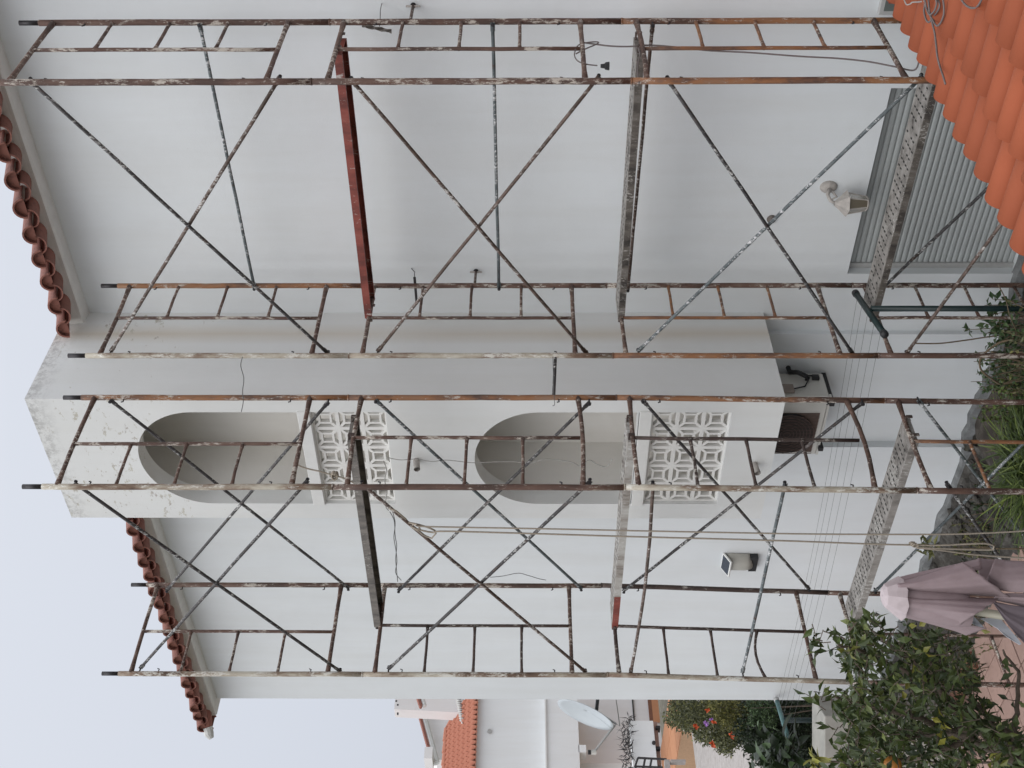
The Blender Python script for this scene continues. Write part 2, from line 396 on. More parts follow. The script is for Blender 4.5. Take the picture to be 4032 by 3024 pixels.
def plin(x0, x1, y, z):          # rough grey footing under the render
    nseg = int((x1-x0)/.12)+1; top = []; low = []
    for k in range(nseg+1):
        x = x0+(x1-x0)*k/nseg; zz = z+random.uniform(-.025, .02); pr = .05+random.uniform(-.012, .012)
        top.append([(x, y+.02, zz+.02), (x, y-pr, zz), (x, y-pr-.02, zz-.075)]); low.append([(x, y-pr-.02, zz-.075), (x, y-pr-.015, zz-.08), (x, y-pr-.06, GZ-.1)])
    pb.grid(top); lb_.grid(low)
plin(-6.13, 4, YW, -4.13); plin(-7.43, -6.13, YC, -4.14); plin(XL, -7.43, YL, -4.15)
pb.build('plinth', M['plinth'], house); lb_.build('footing', M['bank'], house)
# cornice under the tiles
cb = MB()
def cornice(x0, x1, y, z):
    prof = [(y+.01, z), (y-.12, z), (y-.145, z+.012), (y-.145, z+.04), (y-.16, z+.10), (y-.175, z+.155), (y+.01, z+.155)]
    cb.grid([[(x, a, b) for a, b in prof] for x in (x0, x1)]); cb.quad(*[(x0, a, b) for a, b in prof]); cb.quad(*[(x1, a, b) for a, b in reversed(prof)])
cornice(XT1, 4.0, YW, ZE); cornice(XL-.14, XT0, YL, ZEL)
cb.box((XL-.14, YL+.01, ZEL), (XL, 16, ZEL+.15))
cb.build('cornice', M['trim'], house)
# roof: slab and tiles
roof = MB(); sl_ = .33
def rs(x0, x1, y, z): roof.quad((x0,y-.2,z),(x1,y-.2,z),(x1,12,z+(12-y+.2)*sl_),(x0,12,z+(12-y+.2)*sl_))
rs(XT1, 4, YW, ZE+.15); rs(XL-.14, XT0, YL, ZEL+.15); rs(XT0, XT1, 7.9, ZE+.33)
roof = roof.build('roof', M['mortar'], house)
def halftile(L, r0, r1, th, up=1, seg=10, flat=1.0):
    """barrel tile along +Y (local), narrow end r1 upslope"""
    mb = MB(); rows = []
    for (y, r_) in ((0, r0), (L, r1)):
        o_ = [(r_*math.cos(math.pi*k/seg), y, up*r_*flat*math.sin(math.pi*k/seg)) for k in range(seg+1)]
        i_ = [((r_-th)*math.cos(math.pi*k/seg), y, up*(r_-th)*flat*math.sin(math.pi*k/seg)) for k in reversed(range(seg+1))]
        rows.append(o_+i_)
    mb.grid(rows, close=True)
    n_ = 2*(seg+1)
    for k in range(seg):
        mb.f.append((k, k+1, n_-2-k, n_-1-k)); mb.f.append((n_+k, n_+n_-1-k, n_+n_-2-k, n_+k+1))
    return mb
_c = halftile(.45, .088, .07, .014)
_k = len(_c.v); _c.v += [(.074*math.cos(math.pi*j/10), .035, .074*math.sin(math.pi*j/10)-.006) for j in range(11)]; _c.f.append(tuple(range(_k, _k+11)))   # mortar plug in the open end
cov = _c.mesh('tile', M['tile_old'], smooth=True, flat_tail=21)
chn = halftile(.45, .085, .1, .014, up=-1, flat=.72).mesh('tile', M['tile_old'], smooth=True)
ang = math.atan(sl_)
def eave(x0, x1, pitch, yfront, z):
    k = 0; x = x0
    while x < x1:
        for row in range(2):
            jy = random.uniform(-.02, .02); jz = random.uniform(-.004, .006); rt = random.uniform(-.03, .03)
            yy = yfront+row*.36+jy; zz = z+(yy-yfront)*sl_
            base = Matrix.Translation(Vector((x, yy, zz+jz+row*.01))-WL[house.name]) @ Matrix.Rotation(rt, 4, 'Z') @ Matrix.Rotation(ang, 4, 'X')
            inst('tile', cov, roof, base)
            if row == 0:
                base = Matrix.Translation(Vector((x+pitch/2, yy+.04+random.uniform(-.02,.02), zz+.012))-WL[house.name]) @ Matrix.Rotation(ang, 4, 'X')
                inst('tile', chn, roof, base)
        x += pitch
eave(-5.80, 2.5, .235, 7.27, ZE+.045)
eave(XL-.05, XT0-.08, .235, 7.14, ZEL+.075)
tip = MB()                       # upturned hip end with white mortar
tip.tube([(XL-.0,7.5,ZEL+.22), (XL-.06,7.36,ZEL+.13), (XL-.10,7.26,ZEL+.08), (XL-.14,7.20,ZEL+.07)], [.09,.085,.06,.05], 10)
tip.build('hip_tile', M['tile_old'], roof)
tp = MB(); tp.tube([(XL-.13,7.21,ZEL+.075), (XL-.18,7.15,ZEL+.05), (XL-.21,7.11,ZEL+.02)], [.06,.055,.03], 10)
tp.build('hip_mortar', M['mortar'], roof)
tm = MB()                        # side eave of the hip, returning along the gable
for k in range(1):
    inst('tile', cov, roof, Matrix.Translation(Vector((XL-.27, 7.36+k*.235, ZEL+.04))-WL[house.name]) @ Matrix.Rotation(R(-90), 4, 'Z') @ Matrix.Rotation(ang, 4, 'X'))

# ---- stair tower
AX0, AX1 = -7.150, -6.075; cx = (AX0+AX1)/2; ra = (AX1-AX0)/2; TH = .17; ZT0, ZT1 = -2.07, 3.955
tw = MB()
def top1(x): return 2.655 + math.sqrt(max(0, ra*ra-(x-cx)**2))
def top2(x): return -.135 + math.sqrt(max(0, ra*ra-(x-cx)**2))
NX = 48; xs = [cx-ra*math.cos(math.pi*k/NX) for k in range(NX+1)]
IY = 7.34
for y, fl in ((YT, 0), (YT+TH, 1)):
    def Q(a, b, za0, za1, zb0, zb1):
        p = [(a,y,za0),(b,y,zb0),(b,y,zb1),(a,y,za1)]
        tw.quad(*(p if not fl else p[::-1]))
    xa, xb = (XT0, XT1) if not fl else (XT0+.12, XT1-.12)
    Q(xa, AX0, ZT0, ZT1, ZT0, ZT1); Q(AX1, xb, ZT0, ZT1, ZT0, ZT1)
    for a, b in zip(xs, xs[1:]):
        Q(a,b,ZT0,-1.665,ZT0,-1.665); Q(a,b,-1.035,-.93,-1.035,-.93); Q(a,b,top2(a),1.10,top2(b),1.10)
        Q(a,b,1.705,1.81,1.705,1.81); Q(a,b,top1(a),ZT1,top1(b),ZT1)
for a, b in zip(xs, xs[1:]):
    for t in (top1, top2): tw.quad((a,YT,t(a)),(b,YT,t(b)),(b,YT+TH,t(b)),(a,YT+TH,t(a)))
for z in (-1.665,-1.035,-.93,1.10,1.705,1.81): tw.quad((AX0,YT,z),(AX1,YT,z),(AX1,YT+TH,z),(AX0,YT+TH,z))
for x in (AX0, AX1):
    for z0, z1 in ((-1.665,-1.035),(-.93,-.135),(1.10,1.705),(1.81,2.655)): tw.quad((x,YT,z0),(x,YT+TH,z0),(x,YT+TH,z1),(x,YT,z1))
tw.quad((XT1,YT,ZT0),(XT1,YW+.01,ZT0),(XT1,YW+.01,ZT1),(XT1,YT,ZT1))
tw.quad((XT0,YT,ZT0),(XT0,YT,ZT1),(XT0,YL,ZT1),(XT0,YL,ZT0))
tw.quad((XT0,YT,ZT1),(XT1,YT,ZT1),(XT1,7.72,ZT1),(XT0,7.72,ZT1)); tw.quad((XT0,YT,ZT0),(XT0,YW+.01,ZT0),(XT1,YW+.01,ZT0),(XT1,YT,ZT0))
tower = tw.build('stair_tower', M['tower'], house)
# joins the roof slope: side wall goes on up to the tiles
ib = MB()
x0, x1 = AX0-.04, AX1+.02
ib.quad((x0,YT+TH,ZT0+.05),(x0,IY,ZT0+.05),(x0,IY,3.8),(x0,YT+TH,3.8)); ib.quad((x1,YT+TH,ZT0+.05),(x1,YT+TH,3.8),(x1,IY,3.8),(x1,IY,ZT0+.05))
ib.quad((x0,IY,ZT0+.05),(x1,IY,ZT0+.05),(x1,IY,3.8),(x0,IY,3.8)); ib.quad((x0,YT+TH,3.75),(x0,IY,3.75),(x1,IY,3.75),(x1,YT+TH,3.75))
for z in (ZT0+.06, .86): ib.box((x0,YT+TH+.01,z),(x1,IY-.005,z+.14))
ib.build('stairwell', M['inner'], tower)
for z0, z1 in ((-1.035,-.93),(1.705,1.81)):
    bevel(MB().box((AX0-.012, YT-.012, z0+.004), (AX1+.012, YT+.04, z1)).build('sill', M['trim'], tower), .004)
# breeze blocks
def breeze(w, h):
    mb = MB(); D = .022; f = .0155
    W2, H2 = w/2, h/2; ow, oh = W2, H2
    mb.box((-ow,-D,-oh),(ow,D,-oh+f)); mb.box((-ow,-D,oh-f),(ow,D,oh)); mb.box((-ow,-D,-oh+f),(-ow+f,D,oh-f)); mb.box((ow-f,-D,-oh+f),(ow,D,oh-f))
    q0, q1 = .038, .056; D2 = D*.92
    mb.box((-q1,-D2,-q1),(q1,D2,-q0)); mb.box((-q1,-D2,q0),(q1,D2,q1)); mb.box((-q1,-D2,-q0),(-q0,D2,q0)); mb.box((q0,-D2,-q0),(q1,D2,q0))
    for sx in (-1,1):
        for sz in (-1,1):
            a = Vector((sx*q0*1.1,0,sz*q0*1.1)); b = Vector((sx*(ow-f*.6),0,sz*(oh-f*.6))); d = (b-a)/2; p = Vector((d.z,0,-d.x)).normalized()*.011
            mb.obox((a+b)/2, d, (0,D2*.97,0), p)
    return mb
for z0, z1 in ((-1.665,-1.035),(1.10,1.705)):
    w = (AX1-AX0)/5; h = (z1-z0)/3
    me_ = breeze(w, h).mesh('breeze_block', M['block'])
    for i in range(5):
        for k in range(3):
            inst('breeze_block', me_, tower, Matrix.Translation(Vector((AX0+w*(i+.5), YT+.06, z0+h*(k+.5)))-WL[house.name]))
for X, Y in ((1640,1811),(2970,1826)):
    p = on(1, YT, X, Y)
    MB().tube([p+Vector((0,.05,.01)), p+Vector((.0,-.11,-.012))], .026, 14, cap=False).tube([p+Vector((0,.05,.01)), p+Vector((.0,-.11,-.012))], .019, 14, cap=False).build('drain_spout', M['lamp_white'], tower, smooth=True)
# ---- roller shutter
fr = MB(); fy = YW+.10
fr.box((wx0, fy-.015, wz0), (wx0+.045, YW+.2, wz1)); fr.box((wx1-.045, fy-.015, wz0), (wx1, YW+.2, wz1)); fr.box((wx0+.045, fy-.01, wz1-.035), (wx1-.045, YW+.2, wz1))
shut = fr.build('roller_shutter', M['frame_alu'], house)
ns = 29; ph = (wz1-.035-wz0)/ns
sm_ = MB(); prof = []
for k in range(7):
    t = k/6; prof.append((-.008*math.sin(math.pi*t)**.6 - .001, -ph/2+.0025+t*(ph-.004)))
prof += [(.004, ph/2-.0015), (.004, -ph/2+.0025)]
sm_.grid([[(x, a, b) for a, b in prof] for x in ((wx0-wx1)/2+.046, (wx1-wx0)/2-.046)], close=True)
me_ = sm_.mesh('slat', M['slat'])
for k in range(ns):
    inst('slat', me_, shut, Matrix.Translation(Vector(((wx0+wx1)/2, fy+.012, wz0+ph*(k+.5)))-WL[house.name]))

# ------------------------------------------------------------------ lower tiled roof beside the camera
h_ = 2.35; E0 = Vector((-1.247*h_, 2.38*h_, -h_)); dv = Vector((.052,.9986,0)); av = Vector((.9986,-.052,0)); s13 = .13
a3 = (av+Vector((0,0,s13))).normalized(); n3 = a3.cross(dv)*1
if n3.z < 0: n3 = -n3
porch = thing('porch_roof', 'low porch roof of new orange barrel tiles with grey cable coils lying on it', 'roof', E0-Vector((0,0,2.2)))
pr = MB(); c0 = E0-dv*2.6-n3*.23; c1 = E0+dv*1.75-n3*.23
pr.obox((c0+c1)/2+a3*1.9, a3*1.85, dv*2.175, n3*.05); pr.build('roof_slab', M['mortar'], porch)
pw = MB(); q0 = E0+dv*1.6+av*.35; q1 = E0-dv*2.4+av*.35
pw.box((min(q0.x,q1.x), q1.y, GZ), (q0.x+2.6, q0.y-.1, -2.55)); pw.build('wall', M['wall'], porch)
wg = thing('added_shade_wing', 'unseen white wing block added behind the porch roof to shade the right wall', 'house', (3, 4.5, GZ))
MB().box((1.3, .9, GZ), (5.5, 7.6, 2.2)).build('wall', M['wall'], wg)  # out-of-view block, added to darken the right-hand house wall
cov2 = halftile(.46, .089, .080, .012, seg=16, flat=.95).mesh('tile', M['tile_new'], smooth=True, flat_tail=32)
chn2 = halftile(.46, .085, .095, .012, up=-1, seg=8, flat=.7).mesh('tile', M['tile_new'], smooth=True)
# columns measured along the eave; ends step slightly
def frame_m(o, ax, ay, az):
    m_ = Matrix.Identity(4)
    for i in range(3): m_[i][0] = ax[i]; m_[i][1] = ay[i]; m_[i][2] = az[i]; m_[i][3] = o[i]
    return m_
cols = [1.152-.195*k for k in range(-3, 20)]
for ci, c in enumerate(cols):
    jc = random.uniform(-.008, .008)
    for row in range(0, 8):
        t = -.03+row*.375+random.uniform(-.012, .012)+jc
        o_ = E0+dv*(c+random.uniform(-.003,.003))+a3*t+n3*(.0+.010*(row > 0))
        tilt = .085
        ax = dv; ay = (a3+n3*(-tilt)).normalized(); az = ax.cross(ay)
        if az.z < 0: az = -az; ax = -ax
        inst('tile', cov2, porch, frame_m(o_-WL[porch.name]-n3*.030, ax, ay, az))
        if row in (0,1,2,3,4,5):
            o2 = E0+dv*(c-.0975)+a3*(t+.05)-n3*.10
            inst('tile', chn2, porch, frame_m(o2-WL[porch.name], ax, ay, az))

# ------------------------------------------------------------------ scaffold
def jit(p, a): return Vector(p)+Vector((random.uniform(-a,a), random.uniform(-a,a), random.uniform(-a,a)))
SC = {  # column: x, y front, width, z top, rungs on the wall side?
 'A1': (-3.202, 6.4855, .8896, 3.227, True), 'A2': (-5.438, 6.4855, .8896, 3.221, True),
 'B1': (-5.596, 5.272, .9134, 3.207, False), 'B2': (-7.819, 5.272, .9134, 3.214, False)}
mats = {  # (wall-side upright, camera-side upright, small tubes)
 'A1': [('rust','rust','rust'), ('rust','rust','rust'), ('orange','orange','orange'), ('orange','rust','orange')],
 'A2': [('orange','cream','rust'), ('rust','cream','rust'), ('rust','orange','orange'), ('rust','rust','rust')],
 'B1': [('orange','cream','rust'), ('orange','rust','rust'), ('orange','cream','rust_dark'), ('rust','rust','orange')],
 'B2': [('rust','cream','rust'), ('rust','cream','rust_dark'), ('rust_dark','cream','rust_dark'), ('rust','rust','rust')]}
shear = {('B2',2): (-.095,0), ('B2',3): (-.05,-.095), ('B1',2): (-.03,0), ('B1',3): (-.03,-.03)}
where = {'A1': 'beside the orange tiled roof', 'A2': 'at the inner wall corner',
         'B1': 'before the tower arches', 'B2': 'nearest the satellite dish'}
lev = ['topmost', 'second down', 'third down', 'lowest']
look = {'A1': ['brown', 'brown', 'orange painted', 'orange and brown'], 'A2': ['orange and cream', 'brown and cream', 'rusty orange', 'dark brown'],
        'B1': ['orange and cream', 'orange and brown', 'orange and white splashed', 'rusty brown'], 'B2': ['brown and cream', 'cream splashed', 'dark and cream', 'brown']}
for cn, (x, yf, w, zt, back) in SC.items():
    for k in range(4):
        z = zt-2.0*k; zb = max(z-1.90, GZ-.02)
        sx, ox = shear.get((cn, k), (0, 0))
        def P(y, zz, sx=sx, ox=ox, x=x, z=z, yf=yf): return Vector((x+ox+sx*(z-zz)/2.0, yf+y, zz))
        t = thing('scaffold_section', f'{look[cn][k]} ladder frame, {lev[k]} of its column {where[cn]}', 'scaffold frame', P(w/2, zb), 'scaffold ladder frames')
        mb_, mf_, ms_ = mats[cn][k]
        for y, mm in ((w, mb_), (0, mf_)):
            pts = [P(y, z+.10-(z+.10-zb)*j/8) for j in range(9)]
            pts = [pts[0]]+[jit(p, .002) for p in pts[1:-1]]+[pts[-1]]
            MB().tube(pts, .0213, 12).build('upright', M[mm], t, True)
            if k == 0: MB().tube([P(y, z+.10), P(y, z+.235)], .0175, 12).build('spigot', M['spigot'], t, True)
            else: MB().tube([P(y, z+.094), P(y, z+.104)], .0235, 12).build('collar', M[mm], t, True)
        bend = random.uniform(-.012, .012)
        def cross(y0, y1, zz, r, nm, mm, b=0, flare=True):
            pts = [P(y0+(y1-y0)*j/6, zz+b*math.sin(math.pi*j/6)+random.uniform(-.001,.001)) for j in range(7)]
            rr = [r*1.35, r, r, r, r, r, r*1.35] if flare else r
            MB().tube(pts, rr, 10).build(nm, M[mm], t, True)
        big_b = {('A2',1): (0, .0), ('B1',1): (0, -.02), ('B1',2): (0, -.035)}.get((cn, k), (0, 0))
        cross(.0, w, z, .0165, 'transom', mb_ if mb_ != 'orange' else 'rust', bend)
        if z-1.615 > GZ: cross(.0, w, z-1.615, .0165, 'transom', 'rust', big_b[1])
        st = .52*w if back else .53*w
        if k == 0 and not back: st = .46*w
        z1_ = max(z-1.615, GZ)
        pts = [P(st, z-(z-z1_)*j/6) for j in range(7)]
        MB().tube([jit(p, .002) for p in pts], .0135, 10).build('stile', M[ms_], t, True)
        for j in range(1, 4):
            zz = z-.4*j-.004
            if zz < GZ: continue
            y0, y1 = (st, w) if back else (0, st)
            b = .05 if (cn, k, j) == ('B2', 2, 3) else random.uniform(-.004, .004)
            cross(y0, y1, zz, .0115, 'rung', ms_, b)
        for zz, y in ((z-.22, w), (z-1.47, w), (z-.22, 0), (z-1.47, 0)):     # brace pins
            if zz > GZ:
                p = P(y, zz); MB().tube([p, p+Vector((.0, (-.045 if y else .045), -.004)), p+Vector((.0, (-.05 if y else .05), .012))], .005, 6).build('brace_pin', M['spigot'], t, True)

# braces: (upright a, X there) -> (upright b, X there), all measured on the photograph's uprights
def zat(cn, side, X):
    x, yf, w, zt, back = SC[cn]; y = yf+(w if side == 'b' else 0)
    # height on that upright seen at picture column X
    best = None
    lo, hi = -6, 5
    for _ in range(50):
        mid = (lo+hi)/2; p = Vector((x, y, mid)); c = 2016 - F*p.dot(UP)/p.dot(fwd)
        if c > X: lo = mid
        else: hi = mid
    return Vector((x, y, (lo+hi)/2))
BR = [
 ('A','f',110,1289,'brace','upper right bay, falling from the far right upright'), ('A','f',1095,430,'brace_rust','upper right bay, rising to the far right post, splashed with white'),
 ('A','f',1380,2310,'brace_rust','middle right bay just under the red plank, falling leftwards'), ('A','f',2360,1485,'brace_rust','middle right bay, rising from the red plank towards the left'),
 ('A','f',2630,3360,'brace','lower right bay, falling leftwards in front of the plain wall'), ('A','f',3640,2515,'brace_blue','lower right bay, rising leftwards past the wall lantern'),
 ('A','f',4370,3575,'brace_rust','lowest right bay in front of the dark green clothes post'), 
 ('A','b',790,1005,'brace_blue','wall side of the upper right bay, nearly level'), ('A','b',1940,1965,'brace_blue','wall side of the middle right bay, level'),
 ('A','b',2567,2470,'brace_rust','wall side of the right bay just below the grey plank, level'), ('A','b',4560,3463,'brace','wall side of the lowest right bay, in front of the roller shutter'),
 ('B','f',290,1337,'brace','upper left bay on the camera side, falling leftwards'), ('B','f',1205,547,'brace','upper left bay on the camera side, rising leftwards'),
 ('B','f',1422,2306,'brace_rust','middle left bay on the camera side, carrying the pale rope knot'), ('B','f',2325,1528,'brace','middle left bay on the camera side with a reddish middle, rising leftwards'),
 ('B','f',2573,2485,'brace_rust','camera side of the left bay just below the white plank, nearly level'), ('B','f',3095,2926,'brace_blue','camera side of the left bay, nearly level above the lowest plank'),
 ('B','f',3735,4270,'brace','camera side of the lowest left bay, falling towards the parasol'),
 ('B','b',440,1374,'brace','wall side of the upper left bay crossing the upper arch'), ('B','b',1295,664,'brace','wall side of the upper left bay, rising leftwards behind the others'),
 ('B','b',1482,2288,'brace_blue','wall side of the middle left bay crossing the lower arch'), ('B','b',2319,1572,'brace','wall side of the middle left bay, rising leftwards behind the rope'),
 ('B','b',2530,3183,'brace','wall side of the lower left bay crossing the lower block screen'), ('B','b',3390,2454,'brace','wall side of the lower left bay, rising from below the air conditioner'),
 ('B','b',3613,4190,'brace_blue','wall side of the lowest left bay, falling over the stones'), ('B','b',4180,3440,'brace_blue','wall side of the lowest left bay, rising to the perforated plank'),
]
for bay, side, Xa, Xb, mt, wh in BR:
    a = zat(bay+'1', side, Xa); b = zat(bay+'2', side, Xb)
    off = Vector((0, .03 if side == 'f' else -.03, 0))
    if bay == 'A' and side == 'b': off = Vector((0,-.03,0))
    a = a+off; b = b+off; d = (b-a)
    if a.z < GZ: a = a+d*((GZ+.02-a.z)/d.z)
    if b.z < GZ: b = a+d*((GZ+.02-a.z)/d.z)
    if (Xa, side) in ((1095,'f'),(1205,'f'),(2360,'f'),(3640,'f'),(2325,'f')) or (side == 'b' and Xb < Xa): a = a+off*.8; b = b+off*.8
    sag = .0 if Xa != 2573 else -.03
    pts = [a+d*(j/8)*1.0+Vector((0,0,sag*math.sin(math.pi*j/8))) for j in range(9)] if b is not None else [a, b]
    L_ = (b-a); pts = [a+L_*(j/8)+Vector((random.uniform(-.002,.002),0,random.uniform(-.002,.002)+sag*math.sin(math.pi*j/8))) for j in range(9)]
    t = thing('scaffold_brace', f'{"dark" if mt=="brace" else "blue grey" if mt=="brace_blue" else "brown"} brace tube, {wh}', 'scaffold brace', (a+b)/2, 'scaffold brace tubes')
    MB().tube(pts, .0125, 10).build('tube', M[mt], t, True)
    for e_, s_ in ((a, L_.normalized()), (b, -L_.normalized())):
        MB().obox(e_+s_*.025, s_*.03, Vector((0,.004,0)), s_.cross(Vector((0,1,0)))*.016).build('flat_end', M[mt], t)
        MB().tube([e_-off*1.2, e_+off*.9], .007, 8).tube([e_+off*.55, e_+off*.8], .013, 8).build('bolt', M['spigot'], t)
# red primer part of the left brace
# planks
def plank(x0, x1, y0, y1, z, mat, label, mat_under='dark_plank', holes=True, side=None, dz=0.0, web=None):
    t = thing('scaffold_plank', label, 'scaffold plank', ((x0+x1)/2, (y0+y1)/2, z), 'scaffold planks')
    th = .055
    zs = lambda x: z+dz*(x-x0)/(x1-x0)
    b = MB()
    def bx(xa, xb, ya, yb, za, zb):
        b.obox(((xa+xb)/2, (ya+yb)/2, (za+zb)/2+(zs(xa)+zs(xb))/2-z), ((xb-xa)/2, 0, (zs(xb)-zs(xa))/2), (0,(yb-ya)/2,0), (0,0,(zb-za)/2))
    bx(x0, x1, y0, y1, z-.003, z)
    bx(x0, x1, y0, y0+.004, z-th, z-.003); bx(x0, x1, y1-.004, y1, z-th, z-.003)
    bx(x0, x1, y0+.004, y0+.024, z-th, z-th+.003); bx(x0, x1, y1-.024, y1-.004, z-th, z-th+.003)
    bx(x0, x0+.004, y0+.004, y1-.004, z-th+.004, z-.003); bx(x1-.004, x1, y0+.004, y1-.004, z-th+.004, z-.003)
    b.build('deck', M[mat], t)
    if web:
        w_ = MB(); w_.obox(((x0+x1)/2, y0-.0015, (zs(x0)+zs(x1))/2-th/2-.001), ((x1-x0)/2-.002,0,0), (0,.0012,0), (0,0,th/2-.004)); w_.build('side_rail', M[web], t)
    if side: 
        s = MB().box((x0, y0-.002, z-th), (x0+.42, y0-.0005, z-.002)); s.build('side_patch', M[side], t)
    for xx in (x0, x1):
        for yy in (y0+.03, y1-.03):
            s = 1 if xx == x1 else -1
            MB().obox((xx+s*.02, yy, zs(xx)-.012), (.024,0,0), (0,.012,0), (0,0,.006)).obox((xx+s*.045, yy, zs(xx)-.03), (.005,0,0), (0,.012,0), (0,0,.022)).build('hook', M['rust_dark'], t)
    if holes:
        hb = MB(); nx = int((x1-x0-.16)/.068)
        for i in range(nx):
            xx = x0+.09+i*.068
            cnt = 4
            for j in range(cnt):
                if random.random() < .12: continue        # clogged with cement
                yy = y0+.025+(y1-y0-.05)*((j+.5)/cnt) + (.012 if i % 2 else -.012)
                zz = zs(xx)+.0012; w_ = random.uniform(.6,1)
                hb.quad((xx-.003,yy-.019,zz),(xx+.013*w_,yy-.016,zz),(xx+.005*w_,yy+.019,zz),(xx-.010,yy+.016,zz))
        hb.build('slot', M['hole'], t, kind='stuff')
    return t
ax0, ax1, ay0, ay1 = -5.45, -3.245, 6.955, 7.215
plank(ax0, ax1, ay0, ay1, 1.25, 'red_plank', 'brick red steel plank across the right scaffold bay below the top frames')
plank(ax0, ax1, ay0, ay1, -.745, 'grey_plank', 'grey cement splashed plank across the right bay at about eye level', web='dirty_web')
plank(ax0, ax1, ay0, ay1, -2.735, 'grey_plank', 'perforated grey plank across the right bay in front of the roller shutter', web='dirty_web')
bx0, bx1, by0, by1 = -7.83, -5.625, 5.745, 5.995
plank(bx0, bx1, by0, by1, 1.265, 'dark_plank', 'narrow dark steel plank across the left bay below the upper block screen')
plank(bx0, bx1, by0, by1, -.75, 'white_plank', 'white splashed plank across the left bay at the sill of the lower arch', side='red_plank')
plank(bx0, bx1, by0, by1, -2.78, 'grey_plank', 'perforated grey plank across the left bay above the garden stones')

# couplers, ties, wires, ropes
def poly(pts, r, name, mat, label, cat, group=None, seg=6, sub=6):
    """smooth line through points"""
    P_ = [Vector(p) for p in pts]; out = []
    for i in range(len(P_)-1):
        p0 = P_[max(i-1,0)]; p1 = P_[i]; p2 = P_[i+1]; p3 = P_[min(i+2, len(P_)-1)]
        for j in range(sub):
            t = j/sub
            out.append(.5*((2*p1)+(p2-p0)*t+(2*p0-5*p1+4*p2-p3)*t*t+(3*p1-p0-3*p2+p3)*t**3))
    out.append(P_[-1])
    o = MB().tube(out, r, seg).build(name, M[mat], loc=P_[0], smooth=True)
    if label: tag(o, label, cat, group)
    return o
def tie(p_wall, p_up, label, r=.011, mat='brace_rust', plate=True):
    t = thing('wall_tie', label, 'wall tie', p_wall, 'scaffold wall ties')
    MB().tube([p_wall, p_up], r, 8).build('rod', M[mat], t, True)
    if plate:
        MB().tube([p_wall+Vector((0,.0,.0)), p_wall+Vector((0,-.012,0))], .02, 10).build('anchor', M['spigot'], t)
        MB().tube([p_wall+Vector((-.0,-.02,-.05)), p_wall+Vector((0,-.02,.05))], .008, 8).build('cross_bar', M['lamp_white'], t)
    return t
pw_ = on(1, YW-.002, 1627, 20); tie(pw_, Vector((-3.2, 7.375, pw_.z)), 'short wall tie with pale end, holding the far right upright to the wall')
pw_ = on(1, YW-.002, 1874, 1066); tie(pw_, Vector((-5.438, 7.375, pw_.z-.0)), 'short wall tie with T shaped end left of the red plank, near the inner corner')
a = zat('A2','f',2187); b = zat('B1','b',2180); tie(a, b, 'black and white rod linking the right scaffold to the left scaffold', .0125, 'brace', False)
a = on(1, YW-.002, 1620, 1057); b = Vector((-5.438, 7.35, 1.05)); 
t = thing('wall_tie', 'wire and clamp tie hanging on the wall just left of the red plank', 'wall tie', a, 'scaffold wall ties')
MB().tube([a, a+Vector((0,-.05,-.03)), on(1,7.4,1632,1092)], .004, 6).build('wire', M['wire'], t); MB().tube([on(1,7.4,1632,1092), on(1,7.38,1640,1186)], .011, 8).build('clamp', M['spigot'], t)
a = on(1, YW-.002, 1503, 15)
poly([a, on(1,7.5,1498,40), on(1,7.42,1497,70), on(1,7.38,1494,104)], .003, 'tie_wire', 'wire', 'thin tie wire from the wall to the far right upright, above the short tie', 'wire')
# rag of dirty cloth and foil tied there
MB().grid([[on(1,7.36+.02*math.sin(k*2.1+j*1.7),1425+k*13,100+k*2.6+(j-1.5)*5+2*math.sin(k*1.9+j)) for j in range(4)] for k in range(10)]).build('tie_rag', M['dark_plank'], loc=on(1,7.36,1448,108))
tag(bpy.data.objects['tie_rag'], 'dirty grey rag tied to the far right upright beside the second frame', 'rag')
WLi = lambda lst, ax, v: [on(ax, v, X, Y) for X, Y in lst]
# pulley rope by the upper block screen
poly(WLi([(1155,1822),(1200,1842),(1262,1857),(1300,1868),(1345,1880),(1372,1890),(1420,1918)],1,5.75), .0055, 'tied_rope', 'rope', 'beige rope tied from the scaffold transom across the upper block screen', 'rope')
t = thing('rope_knot', 'grey knot on the beige rope before the upper block screen', 'knot', on(1,5.75,1318,1872))
c = on(1,5.75,1318,1872)
for k, (rr, dy) in enumerate(((.03,0),(.024,.015),(.028,-.012))):
    MB().tube([c+Vector((rr*math.cos(w_/10*2*math.pi), dy+.008*math.sin(w_), rr*.8*math.sin(w_/10*2*math.pi))) for w_ in range(11)], .007, 6).build('coil', M['rope'], t, True)
